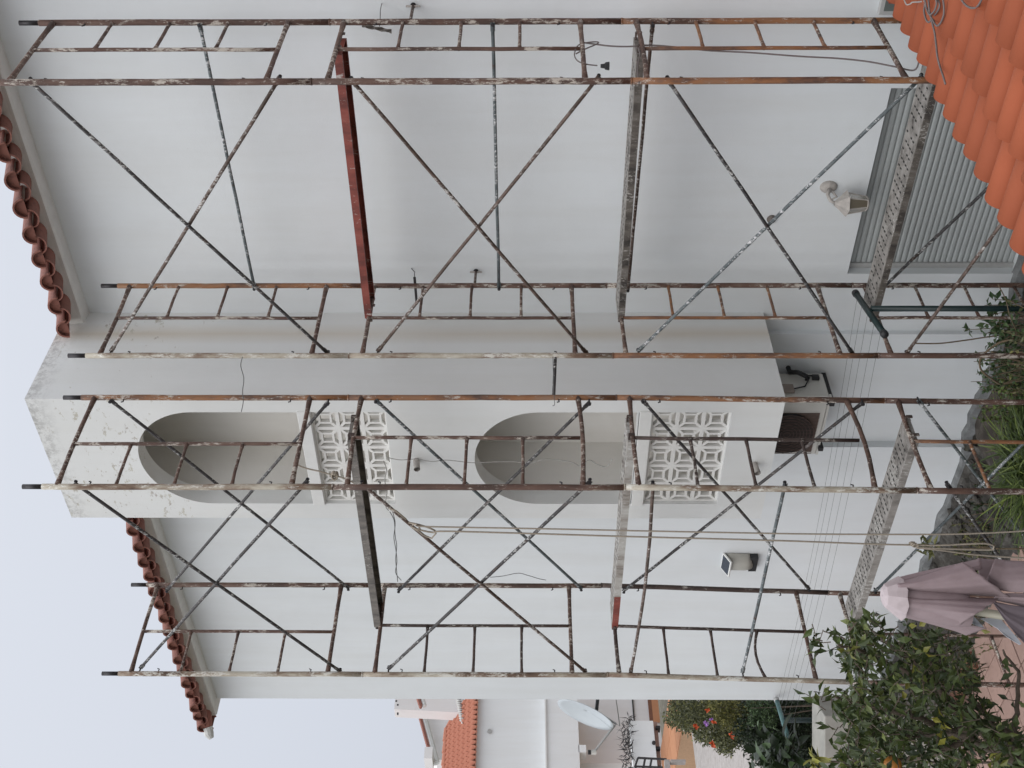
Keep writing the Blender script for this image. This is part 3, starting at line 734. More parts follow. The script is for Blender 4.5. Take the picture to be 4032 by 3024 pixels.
# hanging double rope
poly(WLi([(1640,2062),(1652,2072),(1800,2076),(2130,2082),(2600,2092),(3132,2102),(3400,2104),(3700,2104),(3900,2098),(4075,2088)],1,5.22), .0058, 'hanging_rope', 'rope', 'right strand of the beige hoisting rope hanging from the crossed brace', 'rope')
poly(WLi([(1628,2080),(1700,2096),(1760,2092),(2130,2102),(2450,2112),(2900,2124),(3132,2131),(3400,2141),(3590,2146),(3700,2147),(3860,2140),(3906,2146),(3912,2158),(3895,2165),(3760,2162),(3610,2156),(3700,2166),(3850,2185),(4075,2200)],1,5.22), .0062, 'hanging_rope', 'rope', 'left strand of the beige hoisting rope, knotted and looped near the parasol', 'rope')
t = thing('rope_knot', 'beige rope knot looped round the crossed brace of the left bay', 'knot', on(1,5.24,1650,2085))
kn = MB()
for pts in ([(1610,2055),(1650,2068),(1690,2076),(1712,2090),(1716,2103),(1700,2115),(1680,2116),(1665,2105),(1650,2090),(1632,2078)],[(1620,2075),(1640,2085),(1655,2082),(1648,2066),(1635,2060),(1625,2068)],[(1600,2045),(1560,2015),(1532,2003)]):
    P_ = WLi(pts, 1, 5.235); P_ = [p+Vector((0,random.uniform(-.012,.012),0)) for p in P_]; kn.tube(P_, .0065, 6)
kn.build('loop', M['rope'], t, True)
t = thing('rope_knot', 'small beige knot low on the hoisting rope above the parasol', 'knot', on(1,5.22,3598,2144))
kn = MB(); c = on(1,5.22,3598,2144)
for k in range(3): kn.tube([c+Vector((.015*math.cos(w_*.7), .01*k-.01, .02*math.sin(w_*.7)+.01*k-.01)) for w_ in range(10)], .006, 6)
kn.build('loop', M['rope'], t, True)
# loose wires
poly(WLi([(1535,2015),(1552,2050),(1556,2110),(1562,2150),(1558,2200),(1562,2250),(1566,2290)],1,5.9), .003, 'loose_wire', 'wire', 'wavy wire pair hanging below the dark plank, left of the tower', 'wire')
poly(WLi([(1545,2012),(1556,2060),(1551,2115),(1558,2160),(1563,2210),(1558,2255),(1580,2285)],1,5.88), .003, 'loose_wire', 'wire', 'second wavy wire under the dark plank, twisted round the first', 'wire')
poly(WLi([(1930,2273),(1980,2268),(2040,2257),(2080,2266),(2120,2278),(2150,2284)],1,5.4), .0025, 'loose_wire', 'wire', 'thin curved wire end beside the reddish brace crossing at the left', 'wire')
poly(WLi([(1522,1800),(1545,1806),(1580,1811),(1640,1808),(1700,1817),(1760,1812),(1860,1822),(1920,1820),(2000,1817),(2090,1821),(2150,1808),(2240,1817),(2280,1835)],1,6.48), .0035, 'loose_wire', 'wire_pale', 'pale wavy wire running down across the lower arch', 'wire')
poly(WLi([(2280,1835),(2320,1812),(2350,1828),(2385,1838),(2405,1820),(2410,1808)],1,6.4), .003, 'loose_wire', 'wire_pale', 'pale curled wire end inside the lower arch', 'wire')
poly(WLi([(1510,1815),(1522,1850),(1515,1890),(1522,1930),(1518,1990),(1530,2010)],1,6.3), .004, 'loose_wire', 'wire_pale', 'pale twisted wire hanging over the upper block screen', 'wire')
poly(WLi([(955,1405),(948,1440),(960,1490),(955,1540),(958,1580),(950,1622)],1,6.1), .003, 'loose_wire', 'wire', 'thin twisted wire strung between the two scaffold bays near the top', 'wire')
poly(WLi([(2178,1405),(2177,1422)],1,6.4)+WLi([(2182,1560),(2184,1592),(2176,1598)],1,6.15), .0025, 'loose_wire', 'wire', 'small wire hook on the rod between the two scaffold bays', 'wire')
# black electric cable on the right scaffold
poly([on(0,-3.2,X,Y) for X,Y in [(2352,258),(2310,253),(2275,240),(2262,215),(2275,180),(2310,168),(2350,165),(2352,172),(2300,195),(2268,212)]], .0045, 'power_cable', 'cable', 'grey cable loop tied round the transom with the black socket', 'cable')
poly([on(0,-3.22,X,Y) for X,Y in [(2300,168),(2400,181),(2480,183),(2560,178),(2680,187),(2800,200),(2950,207),(3150,222),(3300,230),(3420,243),(3520,262),(3600,276)]]+[E0+dv*.62+n3*.02+av*-.02], .0058, 'power_cable', 'cable', 'long dark cable running down the right scaffold to the tiled roof', 'cable')
poly([on(0,-3.2,X,Y) for X,Y in [(2530,180),(2515,190),(2520,215),(2512,250),(2510,290),(2516,330)]], .0045, 'power_cable', 'cable', 'short cable end hanging over the grey plank at right', 'cable')
c = on(0,-3.19,2365,260)
t = thing('cable_socket', 'black rubber cable socket hanging at the right scaffold transom', 'socket', c)
MB().tube([c+Vector((0,.0,.0)), c+Vector((0,-.00,-.025)), c+Vector((0,-.0,-.03)), c+Vector((0,0,-.055))], [.012,.016,.024,.028], 10).build('body', M['black'], t)
# coiled cable lying on the tiles
def onroof(X, Y, lift=.05):
    r = ray(X, Y); p0 = E0+n3*lift; return r*(p0.dot(n3)/r.dot(n3))
def rp(lst, l_=.1): return [onroof(3450+X/3.318, Y/3.318, l_-.045+random.uniform(-.004,.006)) for X, Y in lst]
poly(rp([(620,-40),(635,60),(625,140),(650,250),(690,290),(730,240),(800,150),(830,60),(790,-40)]), .0055, 'cable_coil', 'cable', 'grey cable loop lying on the orange tiles, left of the coil', 'cable', 'cable loops on the tiles')
poly(rp([(680,-40),(690,80),(700,170),(740,260),(790,335),(840,300),(880,200),(885,90),(870,-30)], .11), .0055, 'cable_coil', 'cable', 'lowest hanging loop of the grey coil on the orange tiles', 'cable', 'cable loops on the tiles')
poly(rp([(770,-40),(790,40),(760,140),(700,190),(660,120),(640,20),(600,-40)], .115), .0055, 'cable_coil', 'cable', 'inner small loop of the grey coil on the orange tiles', 'cable', 'cable loops on the tiles')
poly(rp([(610,-30),(650,80),(715,230),(740,330),(765,440),(785,600),(800,740),(830,860),(870,980),(905,1100)], .098), .0055, 'cable_coil', 'cable', 'cable tail running from the coil down over the tiles to the eave', 'cable', 'cable loops on the tiles')
poly(rp([(1090,-60),(1130,20),(1190,80),(1260,105),(1320,85),(1360,30),(1390,-40)], .1), .0055, 'cable_coil', 'cable', 'separate cable arc on the tiles, right of the coil', 'cable', 'cable loops on the tiles')
poly(rp([(355,-40),(375,20),(400,60),(450,50)], .1)+rp([(470,30),(560,25),(640,10)], .1), .004, 'cable_coil', 'wire_pale', 'thin pale cord with a buckle beside the coil on the tiles', 'cord')

# ------------------------------------------------------------------ things on and at the wall
# electric box
p = on(1, YW, 3453, 50); eb = thing('meter_box', 'grey electric meter box with red switches at the right edge of the wall', 'meter box', (p.x, YW, p.z-.3))
x0, zt_ = p.x, p.z
bevel(MB().box((x0, YW-.04, zt_-.45), (x0+.42, YW-.001, zt_)).build('case', M['frame_alu'], eb), .005)
MB().box((x0+.03, YW-.046, zt_-.42), (x0+.39, YW-.041, zt_-.03)).build('door', simple('green_grey_panel', (.13,.15,.14), .5, .1, 10), eb)
rd = simple('red_switch', (.35,.04,.03), .5, .2, 40)
for a, b in ((.07,.05),(.10,.13),(.16,.06)):
    MB().box((x0+.02+a, YW-.058, zt_-b-.06), (x0+.06+a, YW-.047, zt_-b)).build('switch', rd, eb)
# small dome vent
p = on(1, YW-.001, 3037, 862); t = MB().grid([[p+Vector((.038*math.cos(2*math.pi*j/12)*math.cos(k*math.pi/8), -.038*math.sin(k*math.pi/8), .038*math.sin(2*math.pi*j/12)*math.cos(k*math.pi/8))) for j in range(13)] for k in range(5)]).build('wall_vent', M['vent_brown'], loc=p, smooth=True)
tag(t, 'small round brown grey vent on the wall above the lantern', 'vent')
# lantern
lp = on(1, YW, 3262, 735); lan = thing('wall_lantern', 'weathered pale wall lantern with a broken curled bracket above the shutter', 'lantern', lp)
b = MB(); rows = []
for k in range(6):
    w_ = k*math.pi/10; rows.append([lp+Vector((.055*math.cos(2*math.pi*j/16)*math.cos(w_), -.04*math.sin(w_), .07*math.sin(2*math.pi*j/16)*math.cos(w_)+.0)) for j in range(17)])
b.grid(rows).build('backplate', M['lamp_white'], lan, True)
hc = lp+Vector((-.06,-.15,-.10))
MB().tube([lp+Vector((0,-.035,0)), lp+Vector((-.02,-.09,.02)), lp+Vector((-.05,-.13,.0)), hc+Vector((0,0,.06))], [.017,.015,.013,.012], 8).build('arm', M['lamp_white'], lan, True)
MB().tube([lp+Vector((-.01,-.05,-.02)), lp+Vector((-.05,-.07,-.06)), lp+Vector((-.08,-.06,-.03)), lp+Vector((-.07,-.05,.0))], [.01,.009,.008,.006], 8).build('scroll', M['lamp_white'], lan, True)
b = MB(); rows = []
for (r_, dz_) in ((.018,.075),(.03,.06),(.05,.035),(.075,.01),(.098,-.012),(.104,-.022)):
    rows.append([hc+Vector((r_*math.cos(math.pi/6+math.pi/3*j), r_*math.sin(math.pi/6+math.pi/3*j), dz_)) for j in range(7)])
b.grid(rows).build('hood', M['lamp_white'], lan)
for j in range(6):
    w0, w1 = math.pi/6+math.pi/3*j, math.pi/6+math.pi/3*(j+1); r0, r1 = .084, .055; z0, z1 = -.022, -.175
    A_ = [hc+Vector((r0*math.cos(w0), r0*math.sin(w0), z0)), hc+Vector((r0*math.cos(w1), r0*math.sin(w1), z0)), hc+Vector((r1*math.cos(w1), r1*math.sin(w1), z1)), hc+Vector((r1*math.cos(w0), r1*math.sin(w0), z1))]
    MB().quad(*A_).build('pane', M['glass'], lan); MB().tube([A_[0], A_[3]], .0045, 6).tube([A_[3], A_[2]], .0045, 6).build('glazing_bar', M['lamp_white'], lan)
MB().tube([hc+Vector((0,0,-.175)), hc+Vector((0,0,-.185)), hc+Vector((0,0,-.20))], [.055,.05,.012], 12).build('base', M['lamp_white'], lan)
# flood light with solar cell
p = on(1, YL, 2915, 2205)
fl = thing('solar_floodlight', 'beige solar floodlight with slanted solar panel on the left part of the wall', 'floodlight', p)
rows = []
for j in range(13):
    w_ = -math.pi/2+math.pi*j/12; xx = .115*math.sin(w_); yy = -.09*math.cos(w_)
    rows.append([p+Vector((xx*.96, -.001, .145)), p+Vector((xx*.96, yy*.55-.005, .145)), p+Vector((xx, yy-.005, .10)), p+Vector((xx, yy-.01, -.05)), p+Vector((xx, yy*.9-.005, -.075-.04*math.cos(w_)**3)), p+Vector((xx*.95, -.001, -.085))])
MB().grid(rows).build('housing', M['flood'], fl, True)
MB().box(p+Vector((-.105,-.065,-.165)), p+Vector((.105,-.001,-.086))).build('lens', M['black'], fl)
bevel(MB().obox(p+Vector((0,-.065,.155)), (.118,0,0), (0,.065,.033), (0,-.004,.008)).build('panel_frame', M['trim'], fl), .003)
MB().obox(p+Vector((0,-.069,.1635)), (.102,0,0), (0,.052,.0265), (0,-.0008,.0018)).build('solar_panel', M['solar'], fl)
# air conditioner
acx0, acx1, acy0, acy1, acz0, acz1 = -7.24, -6.53, 7.235, 7.545, -2.665, -2.105
ac = thing('air_conditioner', 'off white outdoor air conditioner with round dark fan grille under the stair tower', 'air conditioner', ((acx0+acx1)/2, 7.4, acz0))
bevel(MB().box((acx0, acy0, acz0), (acx1, acy1, acz1)).build('casing', M['ac'], ac), .012, 3)
gx, gz, gr = -6.96, (acz0+acz1)/2+.03, .235
MB().box((gx-.24, acy0-.006, acz0+.05), (gx+.235, acy0-.001, acz1-.03)).build('grille_panel', simple('rusty_coil_fins', (.12,.085,.07), .6, .2, 60), ac)
MB().tube([(gx, acy0-.006, gz), (gx, acy0-.03, gz)], gr, 32).build('fan_opening', M['black'], ac)
rg = MB()
for k in range(1, 9):
    r_ = gr*k/8; rg.tube([(gx+r_*math.cos(2*math.pi*j/24), acy0-.036, gz+r_*math.sin(2*math.pi*j/24)) for j in range(25)], .0022, 4, cap=False)
for k in range(26): 
    xx = gx-.235+.018*k; rg.tube([(xx, acy0-.034, acz0+.055), (xx, acy0-.034, acz1-.035)], .0022, 4)
rg.build('fan_grille', simple('grille_wire', (.13,.085,.07), .5, .2, 30), ac, kind='stuff')
MB().box((acx1+.0005, acy0+.04, acz1-.26), (acx1+.03, acy0+.13, acz1-.03)).build('terminal_cover', simple('brownish_cover', (.30,.25,.22), .6, .05, 9), ac)
for xx in (acx0+.10, acx1-.06):
    MB().box((xx-.02, acy0-.04, acz0-.045), (xx+.02, YC-.001, acz0-.004)).build('bracket', M['black'], ac)
MB().box((acx0-.0,acy0-.002,acz0-.02),(acx1,acy0+.03,acz0-.001)).build('foot_rail', M['ac'], ac)
MB().tube([(acx1+.02,acy0+.20,acz0+.16),(acx1+.05,acy0+.21,acz0+.17),(acx1+.06,acy0+.25,acz0+.24),(acx1+.03,acy1-.02,acz0+.30),(acx1+.02,YC-.002,acz0+.30)], .022, 10).build('pipe_sleeve', M['black'], ac, True)
MB().tube([(acx1+.015,acy0+.08,acz1-.25),(acx1+.03,acy0+.10,acz1-.36),(acx1+.05,acy0+.20,acz0+.14)], .007, 6).tube([(acx1+.015,acy1-.06,acz0+.10),(acx1+.04,acy1-.08,acz0+.12),(acx1+.05,acy0+.22,acz0+.2)], .008, 6).build('service_cable', M['black'], ac, True)
MB().box((acx1+.0005,acy1-.10,acz0+.05),(acx1+.03,acy1-.05,acz0+.11)).build('valve', M['black'], ac)

# clothes line: two T posts and five lines
tr = thing('clothes_post', 'dark green T shaped clothes post at the right, behind the perforated plank', 'clothes post', (-5.28, 6.86, GZ), 'clothes posts')
MB().tube([(-5.28,6.86,GZ), (-5.28,6.86,-2.68)], .023, 12).build('post', M['green_pole'], tr, True)
MB().tube([(-5.19,6.44,-2.66), (-5.39,7.20,-2.66)], .024, 12).build('cross_bar', M['green_pole'], tr, True)
for e_ in ((-5.19,6.44,-2.66), (-5.39,7.20,-2.66)):
    d = Vector((-.2,.76,0)).normalized()*.04; MB().tube([Vector(e_)-d*.5, Vector(e_)+d*.5], .029, 12).build('end_cap', M['black'], tr, True)
A0 = on(1, 7.50-.05, 3058, 2757); zz = A0.z; r_ = ray(3107, 2918); A1 = r_*(zz/r_.z)
tl = thing('clothes_post', 'teal T shaped clothes post at the left corner of the house', 'clothes post', ((A0.x+A1.x)/2, (A0.y+A1.y)/2, GZ), 'clothes posts')
MB().tube([A0, A1], .026, 12).build('cross_bar', M['teal'], tl, True)
mid = (A0+A1)/2+Vector((0,0,-.0)); MB().tube([(mid.x,mid.y,GZ), mid+Vector((0,0,-.35)), mid+Vector((.0,.0,-.02))], .03, 10).build('post', M['green_pole'], tl, True)
MB().tube([A0-(A1-A0)*.04, A0+(A1-A0)*.03], .032, 12).build('end_cap', M['frame_alu'], tl, True)
for k, f_ in enumerate((.08, .26, .47, .70, .92)):
    a = Vector((-5.39,7.20,-2.655)).lerp(Vector((-5.19,6.44,-2.655)), f_); b = A0.lerp(A1, f_)
    pts = [a.lerp(b, j/16)+Vector((0,0,-.05*math.sin(math.pi*j/16))) for j in range(17)]
    o = MB().tube(pts, .0013, 5).build('clothes_line', M['wire'], loc=a)
    tag(o, f'thin clothes line strung between the two posts, {["nearest the wall","second from the wall","middle one of five","fourth from the wall","farthest from the wall"][k]}', 'clothes line', 'clothes lines')

# satellite dish on the far corner
cd = 13.9; dc = dp(cd, 2308, 2806)
mj = (RGT*-.46 - UP*.89).normalized(); dn = (RGT*-.80 + UP*.42 - fwd*.55).normalized()
mj = (mj-dn*mj.dot(dn)).normalized(); mn = dn.cross(mj)
ds = thing('satellite_dish', 'pale grey satellite dish with receiver arm on the left corner of the house', 'satellite dish', dc)
rows = []; 
for k in range(8):
    rr = .37*k/7 if k else .002
    rows.append([dc+mj*rr*math.cos(2*math.pi*j/40)*1.02+mn*rr*.93*math.sin(2*math.pi*j/40)+dn*(.055*(k/7)**2-.03) for j in range(41)])
o = MB().grid(rows).build('reflector', M['dish'], ds, True); sm = o.modifiers.new('th','SOLIDIFY'); sm.thickness = .008
lnb = dc+mj*.12+dn*.0; L1 = dp(13.6, 2338, 2962)
bt = dc+mj*.40+dn*-.05
MB().tube([dc-dn*.08+mj*.08, bt, bt+(L1-bt)*.06, L1], .013, 8).build('feed_arm', M['frame_alu'], ds, True)
MB().tube([L1+UP*.03, L1-UP*.03], .03, 12).build('receiver', M['ac'], ds); MB().tube([L1+UP*.035-RGT*.0, L1+UP*.07], .028, 12).build('receiver_cap', M['black'], ds)
wp_ = Vector((XL, 8.05, dc.z-.18))
MB().tube([dc-dn*.05+mj*.12, wp_+Vector((-.12,0,0)), wp_], .022, 10).build('mount', M['wire'], ds, True)
MB().tube([bt, bt+Vector((-.05,0,-.05)), wp_+Vector((-.05,0,-.12)), wp_+Vector((0,0,-.10))], .006, 6).build('coax', M['wire_pale'], ds, True)

# ------------------------------------------------------------------ neighbour house, left background
XN = -27.0
nh = thing('neighbour_house', 'neighbouring white house with salmon tiled roof and broad pale chimney, left background', 'house', on(0, XN, 2700, 2900))
def rect(mb, xpl, X0, X1, Y0, Y1, dpt=.3):     # a slab facing the camera side
    a = on(0, xpl, X0, (Y0+Y1)/2); b = on(0, xpl, X1, (Y0+Y1)/2); c = on(0, xpl, (X0+X1)/2, Y0); d = on(0, xpl, (X0+X1)/2, Y1)
    mb.box((xpl-dpt, min(c.y,d.y), min(a.z,b.z)), (xpl, max(c.y,d.y), max(a.z,b.z))); return mb
rect(MB(), XN, 1872, 2150, 2700, 3060, 6).build('wall', M['far_wall2'], nh)
rect(MB(), XN+.25, 2150, 2278, 2700, 3060, 6.2).build('parapet', M['far_wall2'], nh)
rect(MB(), XN+.25, 2278, 2308, 2933, 2962, .4).build('parapet_foot', M['far_wall2'], nh)
rect(MB(), XN+.31, 2146, 2151, 2700, 3060, .05).build('parapet_cap', M['trim'], nh)
rect(MB(), XN-1.2, 2270, 2600, 2700, 3005, 5).build('recessed_wall', M['far_wall'], nh)
rect(MB(), XN-2.2, 2270, 2600, 3000, 3060, 4).build('inner_wall', M['far_wall'], nh)
rect(MB(), XN-1.15, 2489, 2494, 2700, 2836, .04).build('ledge', M['iron'], nh)
rect(MB(), XN-1.1, 2552, 2566, 2700, 2842, .05).build('skirting', M['brick'], nh)
rect(MB(), XN-1.1, 2566, 2592, 2700, 2842, .04).build('skirting_band', M['floor_tile'], nh)
# roof slope with tiles joined in rows
ea = on(0, XN+.15, 1872, 2700); eb_ = on(0, XN+.15, 1868, 3060); y0, y1 = min(ea.y, eb_.y), max(ea.y, eb_.y)
zl = on(0, XN+.15, 1870, 2880).z; zh = on(0, XN-1.9, 1762, 2880).z
slope = (zh-zl)/2.05; rm = MB(); dy = .15
rm.quad((XN+.15,y0,zl-.05),(XN+.15,y1,zl-.05),(XN-1.9,y1,zh-.05),(XN-1.9,y0,zh-.05))
nrf = rm.build('roof', M['tile_far'], nh)
nt_ = MB(); Lr = 2.05/6
for r_ in range(6):
    rows = []
    for (u, lift) in ((0, .035), (1.06, .0)):
        xx = XN+.15-Lr*(r_+u); zz = zl+slope*Lr*(r_+u)+lift
        row = []; ny = int((y1-y0)/dy*8)
        for j in range(ny+1):
            yy = y0+(y1-y0)*j/ny; ph_ = (yy-y0)/dy*2*math.pi
            row.append((xx+.03*math.cos(ph_)*(1 if u == 0 else 0), yy, zz+.055*math.sin(ph_)+.012*math.sin(2*ph_)))
        rows.append(row)
    nt_.grid(rows)
    a_ = rows[0]; nt_.grid([a_, [(p[0]-.002, p[1], p[2]-.045) for p in a_]])
nt_.build('tile_course', M['tile_far'], nrf, kind='stuff')
rdg = MB()
for k in range(int((y1-y0)/.38)): rdg.tube([(XN-1.92, y0+.38*k, zh+.02), (XN-1.92, y0+.38*k+.40, zh+.02)], [.11,.085], 10)
rdg.build('ridge_tile', M['tile_far'], nrf)
# broad chimney
ch = MB(); x_ = XN-.9; a = on(0,x_,1552,2792); b2 = on(0,x_,1820,2812); c2 = on(0,x_,1700,2700)
ztop, zbot = a.z, b2.z; yl_t, yl_b = a.y, on(0,x_,1800,2806).y
ch.quad((x_,yl_b,zbot),(x_,c2.y,zbot),(x_,c2.y,ztop),(x_,yl_t,ztop)); ch.quad((x_-.42,yl_b,zbot),(x_,yl_b,zbot),(x_,yl_t,ztop),(x_-.42,yl_t,ztop)); ch.quad((x_-.42,yl_t,ztop),(x_,yl_t,ztop),(x_,c2.y,ztop),(x_-.42,c2.y,ztop))
ch.quad((x_-.42,c2.y,zbot),(x_-.42,yl_b,zbot),(x_-.42,yl_t,ztop),(x_-.42,c2.y,ztop))
chm = ch.build('chimney', M['far_wall'], nh)
for X, Y in ((1566,2775),(1566,2808),(1560,2760)): rect(MB(), x_+.01, X-3, X+3, Y-3, Y+3, .06).build('vent_hole', M['black'], chm)
mf = MB(); pm = []
for k in range(24):
    t_ = k/23; X = 1795+(1815-1795)*t_+(-6 if k % 2 else 5); Y = 2745+(2845-2745)*t_; pm.append(on(0, x_+.12+.1*t_, X+8, Y))
mf.tube(pm, .05, 6).build('flashing', M['mortar'], chm)
pv = on(0, XN+.001, 1926, 2882); MB().tube([pv, pv+Vector((.06,0,-.02))], .06, 12).build('vent', M['frame_alu'], nh)
# second far house behind
f2 = thing('far_house', 'far pale house with a dark tiled eave line behind the neighbouring roof', 'house', on(0, -34, 2600, 2900))
def fq(mb, x_, pts): mb.quad(*[on(0, x_, X, Y) for X, Y in pts]); return mb
fw = MB(); pts = [(1664,2780),(1718,2992),(1790,2992),(1790,2780)]
fr_ = [on(0,-34,X,Y) for X,Y in pts]; bk = [p+Vector((-3,0,0)) for p in fr_]
fw.quad(*fr_); fw.quad(*bk[::-1]); 
for i in range(4): fw.quad(fr_[i], fr_[(i+1)%4], bk[(i+1)%4], bk[i])
fw.build('wall', M['far_wall'], f2)
fe = MB(); p0, p1 = on(0,-33.8,1655,2790), on(0,-33.8,1714,3006); dd = (p1-p0)
fe.tube([p0+Vector((0,0,-.02)), p1+Vector((0,0,-.02))], .13, 8).build('fascia', M['trim'], f2)
ft = MB(); nn = 34
for k in range(nn+1):
    p = p0+dd*(k/nn)+Vector((.05,0,.16)); ft.tube([p+Vector((.10,0,-.08)), p+Vector((-.05,0,-.05))], .05, 6)
ft.build('eave_tile', M['tile_old'], f2, kind='stuff')
rect(MB(), -33.0, 1671, 1703, 2941, 2986, .8).build('chimney', M['far_wall'], f2)
p0, p1 = on(0,-26.7,1640,2735), on(0,-26.7,1655,2782)
sr = MB(); 
for k in range(9):
    p = p0+(p1-p0)*(k/8); sr.tube([p+Vector((.08,0,-.02)), p+Vector((-.05,0,.0))], .045, 6)
f3 = thing('small_tiled_eave', 'short dark tiled eave beside the broad chimney at the house corner', 'roof', p0)
sr.build('eave_tile', M['tile_old'], f3, kind='stuff'); MB().tube([p0+Vector((0,0,-.12)), p1+Vector((0,0,-.12))], .06, 8).build('fascia', M['trim'], f3)

# terrace, bench wall, railing, rubble wall, path
zt1 = on(0, XN-1.1, 2592, 2880).z
r_ = ray(2682, 2880); tx = (r_*(zt1/r_.z)).x
ty0 = on(0, tx, 2682, 2740).y-1.5; ty1 = on(0, XN-1.1, 2592, 3024).y+3
ty0, ty1 = min(ty0, ty1), max(ty0, ty1)
ya = on(0, tx, 2600, 2740).y; yb = on(0, XN-1.1, 2600, 3024).y; ya, yb = min(ya, yb)-1, max(ya, yb)+.5
o = MB().box((XN-1.1, ya, GZ), (tx, yb, zt1-.015)).build('terrace', M['grout'], kind='structure')
tsz = 1.05; k = 0; xx = tx-.01
while xx > XN-1.0:
    yy = ya
    while yy < yb-.1:
        x_a = max(xx-tsz+.03, XN-1.09)
        MB().box((x_a, yy+.015, zt1-.013), (xx, min(yy+tsz-.015, yb), zt1)).build('floor_tile', M['floor_tile'], o); yy += tsz
    xx -= tsz
zb_ = on(0, tx+.3, 2725, 2900).z
def rock(mb, c, r, seed=None):
    rows = []; ph = [random.uniform(.75,1.2) for _ in range(64)]
    for i in range(5):
        w_ = -math.pi/2+math.pi*i/4
        rows.append([Vector(c)+Vector((r[0]*math.cos(w_)*math.cos(2*math.pi*j/7)*ph[(i*7+j%7)%64], r[1]*math.cos(w_)*math.sin(2*math.pi*j/7)*ph[(i*7+j%7+11)%64], r[2]*math.sin(w_)*ph[i])) for j in range(8)])
    for r__ in rows: r__[-1] = r__[0]
    mb.grid(rows); return mb
rw = thing('rubble_wall', 'low whitewashed rubble wall edging the orange terrace, left background', 'wall', (tx+.25, yb, GZ))
MB().box((tx+.02, ya, GZ), (tx+.22, yb, zt1-.1)).build('core', M['bank'], rw)
rkm = [rock(MB(), (0,0,0), (.10,.13,.10)).mesh('stone', M['rubble_stone']) for _ in range(4)]
yy = ya
while yy < yb:
    for zz in (zt1-.06, zt1-.22, zt1-.36):
        inst('stone', random.choice(rkm), rw, Matrix.Translation(Vector((tx+.24+random.uniform(-.02,.02), yy+random.uniform(-.05,.05), zz))-WL[rw.name]) @ Matrix.Rotation(random.uniform(0,6), 4, 'X'))
    yy += .22
o = MB().box((tx+.3, 8.3, GZ-.04), (-12.5, 22, zb_)).build('concrete_path', M['path'], kind='structure')
bw = thing('white_bench_wall', 'white panelled bench wall with a round knob on the orange terrace', 'bench wall', on(0, -24.3, 2640, 2930))
rect(MB(), -24.3, 2488, 2582, 2838, 3060, .25).build('panel', M['far_wall2'], bw)
for Y in (2862, 2944, 3020): rect(MB(), -24.4, 2582, 2600, Y-5, Y+5, .2).build('leg', M['black'], bw)
rect(MB(), -24.5, 2583, 2598, 2842, 3060, .1).build('rail', M['paver'], bw)
kp = on(0, -24.29, 2574, 2927); MB().tube([kp, kp+Vector((.05,0,0))], .045, 12).build('knob', M['iron'], bw)
ir = thing('iron_railing', 'black iron railing with grey post at the left edge of the garden', 'railing', on(0, -22.5, 2640, 3020))
for pts in ([(2512,2984),(2625,2990)],[(2512,2984),(2500,3020),(2512,3040)],[(2540,2986),(2530,3040)],[(2566,2987),(2556,3040)],[(2500,3018),(2610,3022)]):
    MB().tube([on(0,-22.5,X,Y) for X,Y in pts], .025, 6).build('bar', M['iron'], ir)
rect(MB(), -22.4, 2620, 2640, 2990, 3060, .15).build('post', M['path'], ir); rect(MB(), -22.35, 2640, 2700, 2990, 2998, .15).build('beam', M['path'], ir)

# ------------------------------------------------------------------ vegetation
def rdir(up=0.0):
    while 1:
        v = Vector((random.uniform(-1,1), random.uniform(-1,1), random.uniform(-1,1)))
        if .1 < v.length < 1: v.normalize(); v.z += up; return v.normalized()
def inpoly(x, y, P):
    c = False; j = len(P)-1
    for i in range(len(P)):
        if (P[i][1] > y) != (P[j][1] > y) and x < (P[j][0]-P[i][0])*(y-P[i][1])/(P[j][1]-P[i][1])+P[i][0]: c = not c
        j = i
    return c
def samp(P):
    xs_ = [p[0] for p in P]; ys_ = [p[1] for p in P]
    while 1:
        x, y = random.uniform(min(xs_), max(xs_)), random.uniform(min(ys_), max(ys_))
        if inpoly(x, y, P): return x, y
# lemon tree at lower left
root = dp(5.7, 4330, 2990); root.z = GZ
lt = thing('lemon_tree', 'leafy citrus tree with a few yellow leaves before the left house end', 'tree', root)
def bpoly(pts, r0, r1, par, name='branch', mat='bark', sub=5):
    P_ = [Vector(p) for p in pts]; out = []
    for i in range(len(P_)-1):
        for j in range(sub): out.append(P_[i].lerp(P_[i+1], j/sub)+Vector((random.uniform(-1,1),random.uniform(-1,1),random.uniform(-1,1)))*.006)
    out.append(P_[-1]); n_ = len(out)
    MB().tube(out, [r0+(r1-r0)*k/(n_-1) for k in range(n_)], 8).build(name, M[mat], par, True)
    return out
D0 = 5.7
fork = dp(D0, 3990, 2995)
bpoly([root, root.lerp(fork,.5)+Vector((.05,0,0)), fork], .05, .035, lt, 'trunk')
brl = [[(3990,2995),(3845,2866),(3750,2790),(3700,2720),(3653,2678),(3590,2640)], [(3750,2790),(3690,2700),(3660,2640),(3650,2560)],
       [(4010,3000),(3900,2960),(3820,2900),(3740,2890),(3620,2900),(3480,2880)], [(3990,2995),(3990,2880),(4010,2760),(4010,2640),(3950,2560)],
       [(3845,2866),(3760,2880),(3600,2820),(3450,2790),(3350,2770),(3290,2745)], [(3653,2678),(3560,2640),(3460,2600),(3380,2560),(3300,2540)],
       [(3653,2678),(3600,2600),(3500,2540),(3420,2470)], [(4010,2900),(3920,2860),(3850,2780),(3800,2700)], [(3820,2900),(3700,2960),(3560,2990),(3400,3000)]]
tw_pts = []
for k, b_ in enumerate(brl):
    dd_ = [D0+random.uniform(-.05,.05)+(random.uniform(-.5,.5) if i > 1 else 0)*.6 for i in range(len(b_))]
    pts = bpoly([dp(dd_[i], X, Y) for i, (X, Y) in enumerate(b_)], .02 if k else .026, .005, lt)
    tw_pts += pts[len(pts)//4:]
